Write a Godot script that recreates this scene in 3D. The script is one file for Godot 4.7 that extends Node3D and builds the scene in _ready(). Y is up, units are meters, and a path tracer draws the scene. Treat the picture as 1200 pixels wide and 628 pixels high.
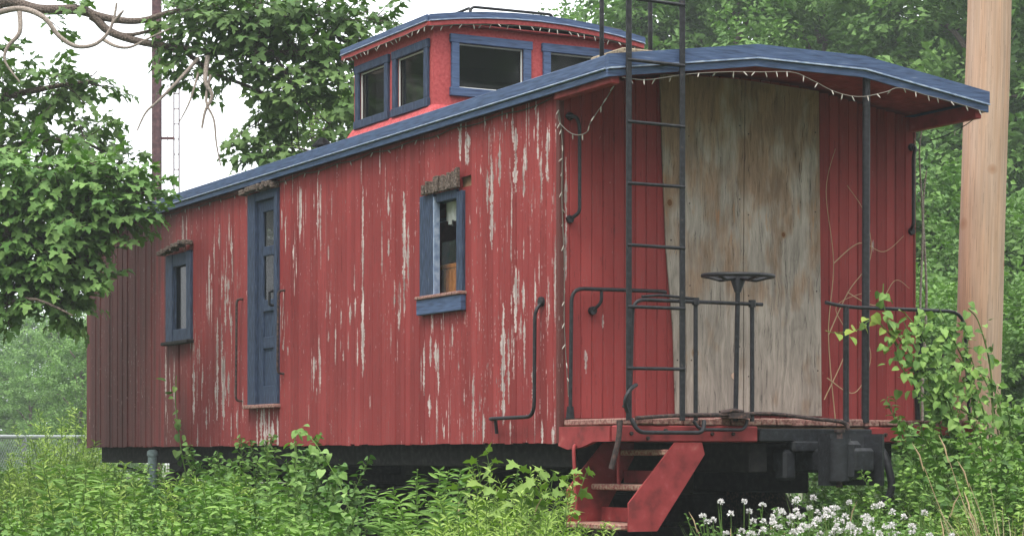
extends Node3D
# An abandoned red railway caboose in an overgrown siding, overcast summer day. Units are metres, y is up.

const EYE := 1.5            # height of the camera above the ground in front of it
const FOCAL := 2500.0       # focal length counted in pixels of a 1200 x 628 picture
const TURN := 0.4927        # how far the car is turned away from the line of sight
const BODY_L := 10.36       # length of the body
const BODY_W := 2.918       # width of the body
const WALL_H := 2.41
const PLAT := 0.74          # depth of the end platform
const BOARD := 0.083        # width of one tongue and groove board
const DECK := 0.30
const RIGHT := BODY_W + 0.005  # the roof's right edge
const LOW := 0.144         # lower edge of the side boards

var rng := RandomNumberGenerator.new()
var fn := FastNoiseLite.new()
var M := {}
var LEAF := {}
var car: Node3D
var used := {}

# ------------------------------------------------------------------ geometry collector
class Geo:
	var v := PackedVector3Array()
	var n := PackedVector3Array()
	var uv := PackedVector2Array()
	var c := PackedColorArray()
	var tint := Color.WHITE

	func put(p: Vector3, nn: Vector3, t := Vector2.ZERO) -> void:
		v.push_back(p)
		n.push_back(nn)
		uv.push_back(t)
		c.push_back(tint)

	# a flat polygon (convex) whose front looks towards "out"
	func face(p: PackedVector3Array, out: Vector3) -> void:
		var nn := (p[1] - p[0]).cross(p[2] - p[0])
		if nn.length_squared() < 1e-16:
			nn = (p[2] - p[0]).cross(p[3 % p.size()] - p[0])
		nn = nn.normalized()
		var flip := nn.dot(out) < 0.0
		if flip:
			nn = -nn
		for i in range(1, p.size() - 1):
			put(p[0], nn)
			if flip:
				put(p[i], nn)
				put(p[i + 1], nn)
			else:
				put(p[i + 1], nn)
				put(p[i], nn)

	# a smooth quad with a normal at each corner
	func soft(p: Array, q: Array, t: Array) -> void:
		var rh: Vector3 = (p[1] - p[0]).cross(p[2] - p[0])
		var mean: Vector3 = q[0] + q[1] + q[2] + q[3]
		var order := [0, 2, 1, 0, 3, 2] if rh.dot(mean) > 0.0 else [0, 1, 2, 0, 2, 3]
		for k in order:
			put(p[k], q[k], t[k])

	# box with chamfered edges, centre and turn given by at
	func box(at: Transform3D, s: Vector3, b := 0.006) -> void:
		var h := s * 0.5
		b = minf(b, minf(h.x, minf(h.y, h.z)) * 0.6)
		for i in 3:
			var j := (i + 1) % 3
			var k := (i + 2) % 3
			for si in [-1.0, 1.0]:
				var pts := PackedVector3Array()
				for q in [[-1, -1], [1, -1], [1, 1], [-1, 1]]:
					var p := Vector3.ZERO
					p[i] = h[i] * si
					p[j] = (h[j] - b) * q[0]
					p[k] = (h[k] - b) * q[1]
					pts.push_back(at * p)
				var o := Vector3.ZERO
				o[i] = si
				face(pts, at.basis * o)
				for sj in [-1.0, 1.0]:
					var e := PackedVector3Array()
					for q in [[0, -1], [0, 1], [1, 1], [1, -1]]:
						var p := Vector3.ZERO
						p[i] = (h[i] - (b if q[0] == 1 else 0.0)) * si
						p[j] = (h[j] - (0.0 if q[0] == 1 else b)) * sj
						p[k] = (h[k] - b) * q[1]
						e.push_back(at * p)
					var eo := Vector3.ZERO
					eo[i] = si
					eo[j] = sj
					face(e, at.basis * eo)
		for sx in [-1.0, 1.0]:
			for sy in [-1.0, 1.0]:
				for sz in [-1.0, 1.0]:
					var g := Vector3(sx, sy, sz)
					face(PackedVector3Array([at * (g * (h - Vector3(0, b, b))), at * (g * (h - Vector3(b, 0, b))), at * (g * (h - Vector3(b, b, 0)))]), at.basis * g)

	# polygon (a along at.x, b along at.y) pushed out along at.z by depth
	func prism(poly: PackedVector2Array, at: Transform3D, depth: float) -> void:
		var area := 0.0
		for i in poly.size():
			var p := poly[i]
			var q := poly[(i + 1) % poly.size()]
			area += p.x * q.y - q.x * p.y
		var way := 1.0 if area > 0.0 else -1.0
		var idx := Geometry2D.triangulate_polygon(poly)
		for i in range(0, idx.size(), 3):
			for z in [0.0, depth]:
				var t := PackedVector3Array()
				for k in 3:
					var p2 := poly[idx[i + k]]
					t.push_back(at * Vector3(p2.x, p2.y, z))
				face(t, at.basis.z * (1.0 if (z > 0.0) == (depth > 0.0) and z != 0.0 else -1.0) * signf(depth))
		for i in poly.size():
			var p := poly[i]
			var q := poly[(i + 1) % poly.size()]
			var o := Vector2(q.y - p.y, p.x - q.x) * way
			face(PackedVector3Array([at * Vector3(p.x, p.y, 0), at * Vector3(q.x, q.y, 0), at * Vector3(q.x, q.y, depth), at * Vector3(p.x, p.y, depth)]), at.basis * Vector3(o.x, o.y, 0))

	# round bar along points, radius at each
	func tube(pts: PackedVector3Array, radii: Array, sides := 8, caps := true) -> void:
		var m := pts.size()
		var side := Vector3.ZERO
		var rings := []
		var norms := []
		var run := 0.0
		var runs := []
		for i in m:
			var d := (pts[mini(i + 1, m - 1)] - pts[maxi(i - 1, 0)]).normalized()
			if side == Vector3.ZERO:
				side = d.cross(Vector3.UP if absf(d.y) < 0.9 else Vector3.RIGHT).normalized()
			side = (side - d * side.dot(d)).normalized()
			var up := d.cross(side)
			var ring := PackedVector3Array()
			var nr := PackedVector3Array()
			var r: float = radii[mini(i, radii.size() - 1)]
			for k in sides + 1:
				var a := TAU * k / sides
				var q := side * cos(a) + up * sin(a)
				nr.push_back(q)
				ring.push_back(pts[i] + q * r)
			rings.push_back(ring)
			norms.push_back(nr)
			if i > 0:
				run += pts[i].distance_to(pts[i - 1])
			runs.push_back(run)
		for i in m - 1:
			for k in sides:
				var u0 := float(k) / sides
				var u1 := float(k + 1) / sides
				soft([rings[i][k], rings[i][k + 1], rings[i + 1][k + 1], rings[i + 1][k]], [norms[i][k], norms[i][k + 1], norms[i + 1][k + 1], norms[i + 1][k]], [Vector2(u0, runs[i]), Vector2(u1, runs[i]), Vector2(u1, runs[i + 1]), Vector2(u0, runs[i + 1])])
		if caps:
			for e in [0, m - 1]:
				var ring2: PackedVector3Array = rings[e].slice(0, sides)
				face(ring2, pts[e] - pts[1 if e == 0 else m - 2])

	# lay texture coordinates flat over everything collected so far
	func flat_uv(o: Vector3, du: Vector3, dv: Vector3, from := 0) -> void:
		for i in range(from, v.size()):
			uv[i] = Vector2((v[i] - o).dot(du), (v[i] - o).dot(dv))

	func mesh(colored := false) -> ArrayMesh:
		var a := []
		a.resize(Mesh.ARRAY_MAX)
		a[Mesh.ARRAY_VERTEX] = v
		a[Mesh.ARRAY_NORMAL] = n
		a[Mesh.ARRAY_TEX_UV] = uv
		if colored:
			a[Mesh.ARRAY_COLOR] = c
		var m := ArrayMesh.new()
		m.add_surface_from_arrays(Mesh.PRIMITIVE_TRIANGLES, a)
		return m

# ------------------------------------------------------------------ small helpers
func numbered(called: String) -> String:
	var k: int = used.get(called, 0)
	used[called] = k + 1
	return called if k == 0 else "%s_%03d" % [called, k]

func obj(called: String, g: Geo, m: Material, parent: Node = null, colored := false) -> MeshInstance3D:
	var o := MeshInstance3D.new()
	o.name = called if parent else numbered(called)
	o.mesh = g.mesh(colored)
	o.material_override = m
	(parent if parent else self).add_child(o, true)
	return o

func holder(called: String, parent: Node = null, at := Vector3.ZERO) -> Node3D:
	var o := Node3D.new()
	o.name = called if parent else numbered(called)
	(parent if parent else self).add_child(o, true)
	o.position = at
	return o

func tag(o: Node, label: String, category: String, group := "") -> Node:
	o.set_meta("label", label)
	o.set_meta("category", category)
	if group:
		o.set_meta("group", group)
	return o

func T(p: Vector3) -> Transform3D:
	return Transform3D(Basis.IDENTITY, p)

func span(g: Geo, lo: Vector3, hi: Vector3, b := 0.004) -> void:
	g.box(T((lo + hi) * 0.5), (hi - lo).abs(), b)

func nz(x: float, y: float, s := 0.0) -> float:
	return fn.get_noise_2d(x + s * 131.7, y + s * 57.3)

# where a point of the picture lies at a given distance in front of the camera
func at(px: float, py: float, d: float) -> Vector3:
	return Vector3((px - 600.0) / FOCAL * d, EYE + (532.0 - py) / FOCAL * d, -d)

func to_world(p: Vector3) -> Vector3:
	return car.transform * p

func ground_y(x: float, z: float) -> float:
	var q := car.transform.affine_inverse() * Vector3(x, 0, z)
	var off := absf(q.x - BODY_W * 0.5)
	var bank := 0.3 * (1.0 - smoothstep(1.6, 4.2, off))
	return bank + 0.05 * nz(x * 0.35, z * 0.35, 3.0) + 0.05 * nz(x * 0.06, z * 0.06, 4.0)

func smooth_path(pts: Array, steps := 5) -> PackedVector3Array:
	var cv := Curve3D.new()
	for i in pts.size():
		var p: Vector3 = pts[i]
		var t: Vector3 = (pts[mini(i + 1, pts.size() - 1)] - pts[maxi(i - 1, 0)]) / 6.0
		cv.add_point(p, -t, t)
	var out := PackedVector3Array()
	for i in pts.size() - 1:
		for k in steps:
			out.push_back(cv.sample(i, float(k) / steps))
	out.push_back(pts[pts.size() - 1])
	return out

# a bent bar: corners rounded with radius r
func bent(pts: Array, r: float) -> PackedVector3Array:
	var out := PackedVector3Array([pts[0]])
	for i in range(1, pts.size() - 1):
		var p: Vector3 = pts[i]
		var a: Vector3 = p + (pts[i - 1] - p).normalized() * r
		var b: Vector3 = p + (pts[i + 1] - p).normalized() * r
		for k in 6:
			var t := k / 5.0
			out.push_back(a.lerp(p, t).lerp(p.lerp(b, t), t))
	out.push_back(pts[pts.size() - 1])
	return out

# ------------------------------------------------------------------ textures and materials
func picture(w: int, h: int, f: Callable) -> ImageTexture:
	var im := Image.create(w, h, false, Image.FORMAT_RGB8)
	for y in h:
		for x in w:
			im.set_pixel(x, y, f.call(x, y))
	return ImageTexture.create_from_image(im)

func noise_tex(seed_: int, freq: float, stops: Array, size := 512, octaves := 4) -> NoiseTexture2D:
	var t := NoiseTexture2D.new()
	t.width = size
	t.height = size
	t.seamless = true
	t.normalize = true
	var f := FastNoiseLite.new()
	f.seed = seed_
	f.frequency = freq
	f.fractal_octaves = octaves
	t.noise = f
	if stops:
		var r := Gradient.new()
		var offs := PackedFloat32Array()
		var cols := PackedColorArray()
		for s in stops:
			offs.push_back(s[0])
			cols.push_back(s[1])
		r.offsets = offs
		r.colors = cols
		t.color_ramp = r
	return t

func C(r: float, g: float, b: float) -> Color:
	return Color(r / 255.0, g / 255.0, b / 255.0)

func mat(col: Color, rough := 0.8, spec := 0.4) -> StandardMaterial3D:
	var m := StandardMaterial3D.new()
	m.albedo_color = col
	m.roughness = rough
	m.metallic_specular = spec
	return m

func tri_mat(tex: Texture2D, scale_: float, rough := 0.8, bump: Texture2D = null, depth := 0.1) -> StandardMaterial3D:
	var m := mat(Color.WHITE, rough)
	m.albedo_texture = tex
	m.uv1_triplanar = true
	m.uv1_scale = Vector3.ONE * scale_
	if bump:
		m.heightmap_enabled = true
		m.heightmap_texture = bump
		m.heightmap_scale = depth
	return m

func leaf_mat(back: Color, rough := 0.55) -> StandardMaterial3D:
	var m := mat(Color.WHITE, rough, 0.35)
	m.vertex_color_use_as_albedo = true
	m.cull_mode = BaseMaterial3D.CULL_DISABLED
	m.backlight_enabled = true
	m.backlight = back
	return m

# flaking red paint on vertical boards; marks are [along, low, high, width] in metres
func painted_boards(w: int, h: int, length: float, height: float, marks: Array, base_peel: float, browned: bool, sd: float) -> Array:
	var mask := PackedFloat32Array()
	mask.resize(w * h)
	var all := marks.duplicate()
	var r3 := RandomNumberGenerator.new()
	r3.seed = 77
	if browned:
		# smaller flakes gather round the large ones
		for k in marks:
			for j in 3:
				var yy := r3.randf_range(k[1] - 0.25, k[2] + 0.2)
				all.push_back([k[0] + r3.randf_range(-0.16, 0.16), yy, yy + r3.randf_range(0.05, 0.38), k[3] * r3.randf_range(0.25, 0.65)])
	for k in all:
		var cx: float = k[0] / length * w
		var y0: float = (1.0 - k[2] / height) * h
		var y1: float = (1.0 - k[1] / height) * h
		var hw: float = maxf(0.8, k[3] * 0.48 / length * w)
		for y in range(maxi(0, int(y0)), mini(h, int(y1) + 1)):
			var t := (y - y0) / maxf(1.0, y1 - y0)
			var taper := minf(1.0, 3.2 * minf(t, 1.0 - t) + 0.25)
			var ww := hw * taper * (0.72 + 0.8 * nz(y * 0.035, cx, 5.0 + sd) + 0.55 * nz(y * 0.17, cx, 6.0))
			var mid := cx + hw * 0.5 * nz(y * 0.03, cx, 8.0) + hw * 0.3 * nz(y * 0.25, cx, 10.0)
			for x in range(maxi(0, int(mid - ww - 2)), mini(w, int(mid + ww + 3))):
				mask[y * w + x] = maxf(mask[y * w + x], clampf(ww - absf(x - mid) + 0.5, 0.0, 1.0))
	var im := Image.create(w, h, false, Image.FORMAT_RGB8)
	var hm := Image.create(w, h, false, Image.FORMAT_L8)
	var tone := []
	var r2 := RandomNumberGenerator.new()
	r2.seed = int(sd * 100) + 5
	for i in 200:
		tone.push_back(r2.randf())
	for x in w:
		var zm := x * length / w
		var bi := int(zm / BOARD)
		var bt: float = tone[bi % 200]
		var across := fposmod(zm, BOARD) / BOARD
		for y in h:
			var ym := (1.0 - float(y) / h) * height
			var big := nz(zm * 0.9, ym * 0.7, 1.0 + sd)
			var grain := nz(zm * 160.0, ym * 5.0, 2.0)
			var hair := nz(zm * 75.0 + bi * 3.7, ym * 2.2, 3.0)
			var flake := nz(zm * 34.0 + bi * 9.1, ym * 2.4, 4.0 + sd)
			var speck := nz(zm * 70.0, ym * 26.0, 5.0)
			# the paint itself: a faded brick red, a little different on each board
			var k := 0.90 + 0.15 * bt + 0.12 * big + 0.06 * grain
			var r := 0.535 * k
			var g := (0.196 + 0.02 * bt + 0.018 * big) * k
			var b := (0.198 + 0.02 * bt + 0.012 * big) * k
			if browned:
				# older, browner paint on the far boards, board by board
				var age := clampf((zm - 6.9 + (bt - 0.5) * 1.7 + 0.9 * nz(ym * 0.8, bi * 2.3, 9.0)) * 0.55, 0.0, 1.0)
				age *= 0.75 + 0.25 * clampf(0.5 + grain + hair, 0.0, 1.0)
				r = lerpf(r, 0.27 + 0.10 * bt, age)
				g = lerpf(g, 0.17 + 0.04 * bt, age)
				b = lerpf(b, 0.165 + 0.035 * bt, age)
			# thin checks in the paint
			var hgt := 0.62 + 0.08 * grain
			if hair > 0.36 and grain > -0.15:
				r = lerpf(r, 0.50, 0.38)
				g = lerpf(g, 0.33, 0.38)
				b = lerpf(b, 0.33, 0.38)
				hgt -= 0.12
			elif hair < -0.52:
				r *= 0.80
				g *= 0.80
				b *= 0.82
				hgt -= 0.2
			var peel := flake + 0.35 * speck + 0.45 * big * base_peel + (0.16 * exp(-zm * 0.7) + 0.10 * exp(-pow(zm - 6.3, 2.0)) if browned else 0.0)
			var amount := clampf((peel - (0.70 - 0.20 * base_peel)) * 7.0, 0.0, 1.0)
			if browned:
				# short ragged flecks, thick in some stretches and thin in others
				var thick := nz(zm * 0.8, ym * 0.9, 21.0)
				var fleck := nz(zm * 52.0 + bi * 5.3, ym * 7.5, 22.0) + 0.4 * speck
				amount = maxf(amount, clampf((fleck - 0.66 + 0.26 * thick) * 6.0, 0.0, 1.0))
				var strip := nz(zm * 24.0 + bi * 1.9, ym * 1.1, 23.0) + 0.25 * speck + 0.2 * grain
				amount = maxf(amount, clampf((strip - 0.66 + 0.22 * thick + (0.12 if zm < 1.6 else 0.0)) * 6.0, 0.0, 0.9))
			var mk := mask[y * w + x]
			if mk > 0.0:
				amount = maxf(amount, clampf(mk * (1.15 + 0.9 * speck + 0.5 * grain), 0.0, 1.0))
			if amount > 0.0:
				# grey primer with bare silvered wood in it
				var wood := clampf(0.42 + 1.2 * nz(zm * 60.0, ym * 3.2, 7.0) + 0.5 * big, 0.0, 1.0)
				var pr := lerpf(0.79, 0.47, wood) + 0.06 * grain
				var pg := lerpf(0.75, 0.42, wood) + 0.06 * grain
				var pb := lerpf(0.74, 0.41, wood) + 0.06 * grain
				r = lerpf(r, pr, amount)
				g = lerpf(g, pg, amount)
				b = lerpf(b, pb, amount)
				hgt -= 0.3 * amount
			im.set_pixel(x, y, Color(clampf(r, 0, 1), clampf(g, 0, 1), clampf(b, 0, 1)))
			hm.set_pixel(x, y, Color(hgt, hgt, hgt))
	return [ImageTexture.create_from_image(im), ImageTexture.create_from_image(hm)]

func board_mat(tx: Array) -> StandardMaterial3D:
	var m := mat(Color.WHITE, 0.72, 0.35)
	m.albedo_texture = tx[0]
	m.heightmap_enabled = true
	m.heightmap_texture = tx[1]
	m.heightmap_scale = 0.12
	return m

# rotary-cut plywood left to the weather: long upright grain with flames
func plywood_pixel(x: int, y: int) -> Color:
	var u := x / 1024.0 * 2.0
	var v := y / 1024.0 * 2.5
	var warp := 0.05 * nz(u * 2.2, v * 1.5, 11.0) + 0.016 * nz(u * 7.0, v * 3.0, 12.0)
	var ring := nz((u + warp) * 14.0 + 1.5 * nz(u * 3.0, v * 1.4, 13.0), v * 0.35, 18.0)
	var fine := nz(u * 95.0 + 2.0 * nz(u * 5.0, v * 4.0, 19.0), v * 3.6, 14.0)
	var mid := nz(u * 26.0, v * 1.6, 15.0)
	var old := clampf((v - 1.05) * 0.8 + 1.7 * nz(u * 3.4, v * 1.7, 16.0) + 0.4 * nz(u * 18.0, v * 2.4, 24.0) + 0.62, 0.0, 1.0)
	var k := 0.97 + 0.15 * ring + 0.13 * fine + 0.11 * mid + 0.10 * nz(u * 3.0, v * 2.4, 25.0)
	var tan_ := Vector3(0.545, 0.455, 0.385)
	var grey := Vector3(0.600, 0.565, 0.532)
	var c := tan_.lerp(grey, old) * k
	# orange heartwood still bare in places
	var bare := nz(u * 9.0, v * 1.8, 17.0) + 0.3 * fine - absf(v - 1.0) * 0.9
	if bare > 0.34:
		c = c.lerp(Vector3(0.62, 0.40, 0.25), clampf((bare - 0.34) * 2.0, 0.0, 0.45))
	if fine + mid * 0.7 < -0.62:
		c *= 0.72
	# knots
	for q in [[0.18, 0.95, 0.022], [0.42, 1.95, 0.020], [1.12, 1.12, 0.016], [1.5, 1.62, 0.018]]:
		var d := Vector2((u - q[0]) * 1.2, v - q[1]).length()
		if d < q[2]:
			c = Vector3(0.40, 0.27, 0.18)
		elif d < q[2] * 1.7:
			c = c.lerp(Vector3(0.50, 0.40, 0.31), 0.6)
	return Color(c.x, c.y, c.z)

func pole_pixel(x: int, y: int) -> Color:
	var a := x / 512.0 * TAU
	var v := y / 1024.0 * 6.0
	var cx := cos(a) * 1.5
	var cy := sin(a) * 1.5
	var fine := fn.get_noise_3d(cx * 22.0, cy * 22.0, v * 2.2)
	var mid := fn.get_noise_3d(cx * 5.0 + 40.0, cy * 5.0, v * 1.1)
	var low := fn.get_noise_3d(cx * 1.2, cy * 1.2 + 80.0, v * 0.7)
	var k := 0.90 + 0.10 * fine + 0.10 * mid
	var c := Vector3(0.76, 0.655, 0.58).lerp(Vector3(0.78, 0.64, 0.54), clampf(0.5 + low * 1.4, 0.0, 1.0)) * k
	if fine < -0.42:
		c *= 0.80
	var crack := fn.get_noise_3d(cx * 34.0, cy * 34.0 + 9.0, v * 0.55)
	if crack > 0.58:
		c *= 0.66
	var stain := fn.get_noise_3d(cx * 2.6 + 15.0, cy * 2.6, v * 0.9)
	if stain > 0.1:
		c = c.lerp(Vector3(0.66, 0.55, 0.46), clampf((stain - 0.1) * 1.3, 0.0, 0.6))
	for q in [[3.55, 1.3, 0.05], [4.4, 2.9, 0.045], [3.9, 0.5, 0.04], [4.9, 4.2, 0.05], [3.3, 3.6, 0.04], [4.1, 5.2, 0.05], [0.8, 2.0, 0.05], [1.9, 3.2, 0.05]]:
		var d := Vector2((a - q[0]) * 0.16, v - q[1]).length()
		if d < q[2]:
			c = c.lerp(Vector3(0.60, 0.46, 0.37), 0.75 * (1.0 - d / q[2]) + 0.2)
	return Color(clampf(c.x, 0, 1), clampf(c.y, 0, 1), clampf(c.z, 0, 1))

const SIDE_MARKS := [[4.37, 1.83, 2.29, 0.046], [3.99, 1.82, 2.34, 0.044], [3.77, 1.63, 1.76, 0.032], [3.1, 1.37, 2.15, 0.04], [3.1, 0.67, 1.41, 0.06], [3.74, 1.16, 1.37, 0.043], [4.07, 0.66, 0.87, 0.055],
	[2.62, 1.88, 2.06, 0.038], [2.62, 1.57, 1.7, 0.048], [2.35, 1.24, 2.03, 0.065], [2.28, 1.31, 1.79, 0.037], [2.44, 0.99, 1.16, 0.047], [1.9, 0.71, 0.94, 0.044], [1.55, 0.84, 1, 0.034], [1.68, 0.18, 0.28, 0.034],
	[1.3, 2.1, 2.33, 0.074], [0.94, 1.48, 2.13, 0.063], [1, 1.74, 2.03, 0.04], [0.59, 1.84, 2.27, 0.068], [0.59, 0.89, 1.34, 0.06], [0.77, 0.27, 1.1, 0.069], [0.69, 0.41, 0.92, 0.038], [0.34, 0.4, 0.69, 0.058],
	[0.15, 1.86, 2.21, 0.05], [0.28, 2.02, 2.23, 0.043], [1.92, 0.34, 0.51, 0.07], [1.22, 0.16, 0.61, 0.041], [0.31, 1.07, 1.21, 0.029], [1.06, 0.16, 0.35, 0.048], [1.81, 0.67, 0.9, 0.052], [0.82, 1.9, 2.19, 0.046],
	[0.48, 1.01, 1.22, 0.037], [3.47, 0.81, 0.89, 0.042], [3.34, 1.09, 1.26, 0.051], [0.48, 1.79, 2.04, 0.037], [1.43, 2.15, 2.38, 0.05], [6.54, 1.27, 1.91, 0.061], [6.27, 1.93, 2.16, 0.048], [6.32, 0.38, 1.31, 0.072],
	[6.2, 0.67, 1.26, 0.047], [6.11, 1.17, 1.75, 0.059], [6.17, 0.29, 0.96, 0.083], [6.96, 0.35, 0.95, 0.076], [5.96, 1.86, 2.07, 0.046], [5.96, 1.12, 1.33, 0.046], [7.26, 2.02, 2.34, 0.052], [7.75, 0.36, 1.12, 0.041],
	[6.62, 0.3, 0.51, 0.049], [6.71, 0.73, 0.9, 0.05], [5.16, 0.0, 0.47, 0.06], [5.24, 0.05, 0.47, 0.07], [5.33, 0.1, 0.47, 0.05], [5.06, 0.1, 0.46, 0.06], [4.68, 1.76, 2.07, 0.041], [4.51, 1.63, 1.82, 0.03], [4.73, 0.95, 1.06, 0.052],
	[4.35, 2.11, 2.27, 0.04], [3.94, 1.81, 2.26, 0.038], [4.08, 0.58, 0.84, 0.039], [7.51, 0.49, 1.02, 0.04], [5.82, 0.29, 0.46, 0.057], [6.47, 1.4, 1.61, 0.036], [6.05, 1.41, 1.66, 0.047], [6.84, 0.9, 1.08, 0.038],
	[4.63, 0.9, 0.98, 0.031], [4.99, 0.2, 0.36, 0.085], [0.22, 0.05, 0.3, 0.03], [0.05, 0.9, 1.5, 0.03], [0.08, 0.0, 0.25, 0.04]]

func make_materials() -> void:
	var dark := C(28, 20, 18)
	M.side = board_mat(painted_boards(2048, 512, BODY_L, WALL_H, SIDE_MARKS, 0.55, true, 0.0))
	M.end = board_mat(painted_boards(768, 512, BODY_W, 2.75, [[0.05, 1.2, 2.0, 0.02], [0.2, 0.6, 0.75, 0.03], [2.3, 0.4, 0.5, 0.03], [2.55, 1.5, 1.58, 0.02], [0.33, 0.9, 1.0, 0.025]], -0.2, false, 3.0))
	var grit := noise_tex(4, 0.03, [])
	var red_stops := [[0.0, C(100, 40, 40)], [0.4, C(136, 51, 53)], [0.75, C(150, 58, 60)], [0.9, C(160, 78, 77)], [1.0, C(168, 118, 110)]]
	M.red = tri_mat(noise_tex(11, 0.012, red_stops), 0.9, 0.65, grit, 0.15)
	M.pink = tri_mat(noise_tex(12, 0.035, [[0.0, C(146, 58, 60)], [0.45, C(170, 72, 74)], [0.85, C(178, 82, 83)], [1.0, C(190, 124, 120)]]), 1.6, 0.7, grit, 0.1)
	M.skirt = tri_mat(noise_tex(13, 0.03, [[0.0, C(90, 48, 46)], [0.3, C(168, 70, 74)], [0.7, C(200, 92, 96)], [0.85, C(150, 110, 104)], [1.0, C(120, 104, 98)]]), 1.6, 0.85, grit, 0.5)
	M.canopy = M.red
	M.blue = tri_mat(noise_tex(21, 0.015, [[0.0, C(46, 58, 84)], [0.4, C(66, 84, 118)], [0.75, C(74, 93, 128)], [0.92, C(90, 107, 138)], [1.0, C(124, 133, 150)]]), 0.9, 0.55, grit, 0.12)
	M.blue_old = tri_mat(noise_tex(22, 0.02, [[0.0, C(30, 37, 50)], [0.4, C(47, 60, 84)], [0.7, C(57, 72, 98)], [0.88, C(80, 91, 108)], [1.0, C(126, 124, 120)]]), 1.4, 0.75, grit, 0.3)
	M.lip = tri_mat(noise_tex(23, 0.02, [[0.0, C(104, 122, 156)], [0.5, C(140, 156, 184)], [1.0, C(184, 194, 210)]]), 1.2, 0.4)  # paler than the fascia blue, paints a highlight along the drip edges
	M.tar = tri_mat(noise_tex(24, 0.03, [[0.0, C(30, 32, 36)], [0.6, C(52, 55, 62)], [1.0, C(86, 88, 92)]]), 1.3, 0.9)
	M.iron = tri_mat(noise_tex(31, 0.02, [[0.0, C(20, 20, 23)], [0.6, C(34, 35, 41)], [0.86, C(50, 49, 54)], [1.0, C(92, 74, 66)]]), 2.2, 0.5, grit, 0.1)
	M.rust_iron = tri_mat(noise_tex(32, 0.025, [[0.0, C(30, 26, 28)], [0.5, C(58, 48, 48)], [0.8, C(92, 70, 64)], [1.0, C(128, 92, 76)]]), 2.2, 0.75, grit, 0.2)
	M.coupler = tri_mat(noise_tex(33, 0.02, [[0.0, C(20, 21, 24)], [0.6, C(34, 36, 41)], [1.0, C(60, 62, 68)]]), 1.6, 0.6, grit, 0.2)
	M.under = tri_mat(noise_tex(34, 0.02, [[0.0, C(18, 17, 17)], [0.6, C(36, 34, 34)], [1.0, C(58, 54, 52)]]), 1.2, 0.9)
	M.deckwood = tri_mat(noise_tex(35, 0.03, [[0.0, C(70, 50, 46)], [0.45, C(140, 98, 92)], [0.75, C(158, 132, 122)], [1.0, C(120, 62, 62)]]), 1.8, 0.85, grit, 0.4)
	M.tread = tri_mat(noise_tex(36, 0.03, [[0.0, C(104, 52, 52)], [0.4, C(142, 92, 84)], [0.7, C(168, 146, 128)], [1.0, C(150, 120, 104)]]), 2.0, 0.85, grit, 0.4)
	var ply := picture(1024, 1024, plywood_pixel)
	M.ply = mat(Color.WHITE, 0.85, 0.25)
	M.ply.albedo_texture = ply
	M.pole = mat(Color.WHITE, 0.85, 0.25)
	M.pole.albedo_texture = picture(512, 1024, pole_pixel)
	M.mast = tri_mat(noise_tex(41, 0.02, [[0.0, C(66, 46, 52)], [0.6, C(92, 66, 72)], [1.0, C(124, 88, 84)]]), 1.0, 0.7)
	M.galv = tri_mat(noise_tex(42, 0.03, [[0.0, C(126, 132, 134)], [1.0, C(176, 182, 184)]]), 1.5, 0.45)
	M.pipe = tri_mat(noise_tex(43, 0.03, [[0.0, C(92, 108, 112)], [1.0, C(138, 154, 156)]]), 1.5, 0.5)
	M.bark = tri_mat(noise_tex(44, 0.04, [[0.0, C(46, 40, 38)], [0.5, C(92, 80, 74)], [1.0, C(142, 128, 118)]]), 2.2, 0.9, grit, 1.0)
	M.dead = tri_mat(noise_tex(45, 0.04, [[0.0, C(96, 86, 80)], [0.6, C(150, 138, 130)], [1.0, C(184, 174, 166)]]), 2.5, 0.9, grit, 0.5)
	M.twig = mat(C(84, 74, 66), 0.9)
	M.dry = mat(C(168, 146, 116), 0.9)
	M.stem = mat(C(84, 112, 48), 0.7)
	M.inner = tri_mat(noise_tex(48, 0.02, [[0.0, C(104, 82, 62)], [1.0, C(150, 124, 98)]]), 1.5, 0.8)
	M.orange = tri_mat(noise_tex(46, 0.02, [[0.0, C(150, 92, 44)], [1.0, C(196, 130, 70)]]), 1.5, 0.6)
	M.cloth = mat(C(205, 205, 202), 0.9)
	M.plank = tri_mat(noise_tex(47, 0.03, [[0.0, C(96, 86, 74)], [0.5, C(146, 132, 112)], [1.0, C(178, 166, 146)]]), 2.0, 0.9, grit, 0.4)
	M.knot = mat(C(196, 168, 150), 0.9)
	M.bulb = mat(C(168, 162, 154), 0.3, 0.5)
	M.cord = mat(C(112, 106, 100), 0.6)
	M.cord_dark = mat(C(62, 70, 60), 0.6)
	var glass := mat(Color(0.07, 0.08, 0.08, 0.72), 0.05, 0.45)
	glass.transparency = BaseMaterial3D.TRANSPARENCY_ALPHA
	M.glass = glass
	var old := mat(Color(0.06, 0.07, 0.08, 0.72), 0.12, 0.25)
	old.transparency = BaseMaterial3D.TRANSPARENCY_ALPHA
	M.old_glass = old
	var thin := mat(Color(0.4, 0.45, 0.45, 0.06), 0.06, 0.2)
	thin.transparency = BaseMaterial3D.TRANSPARENCY_ALPHA
	M.clear_glass = thin
	M.ground = tri_mat(noise_tex(51, 0.02, [[0.0, C(46, 44, 30)], [0.4, C(70, 74, 40)], [0.7, C(84, 96, 50)], [1.0, C(112, 106, 76)]]), 0.35, 0.95)
	M.ground.uv1_world_triplanar = true
	M.tie = tri_mat(noise_tex(52, 0.03, [[0.0, C(38, 32, 28)], [1.0, C(88, 76, 66)]]), 1.5, 0.9)
	M.rail = tri_mat(noise_tex(53, 0.03, [[0.0, C(60, 40, 32)], [1.0, C(104, 72, 56)]]), 2.0, 0.8)
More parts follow.
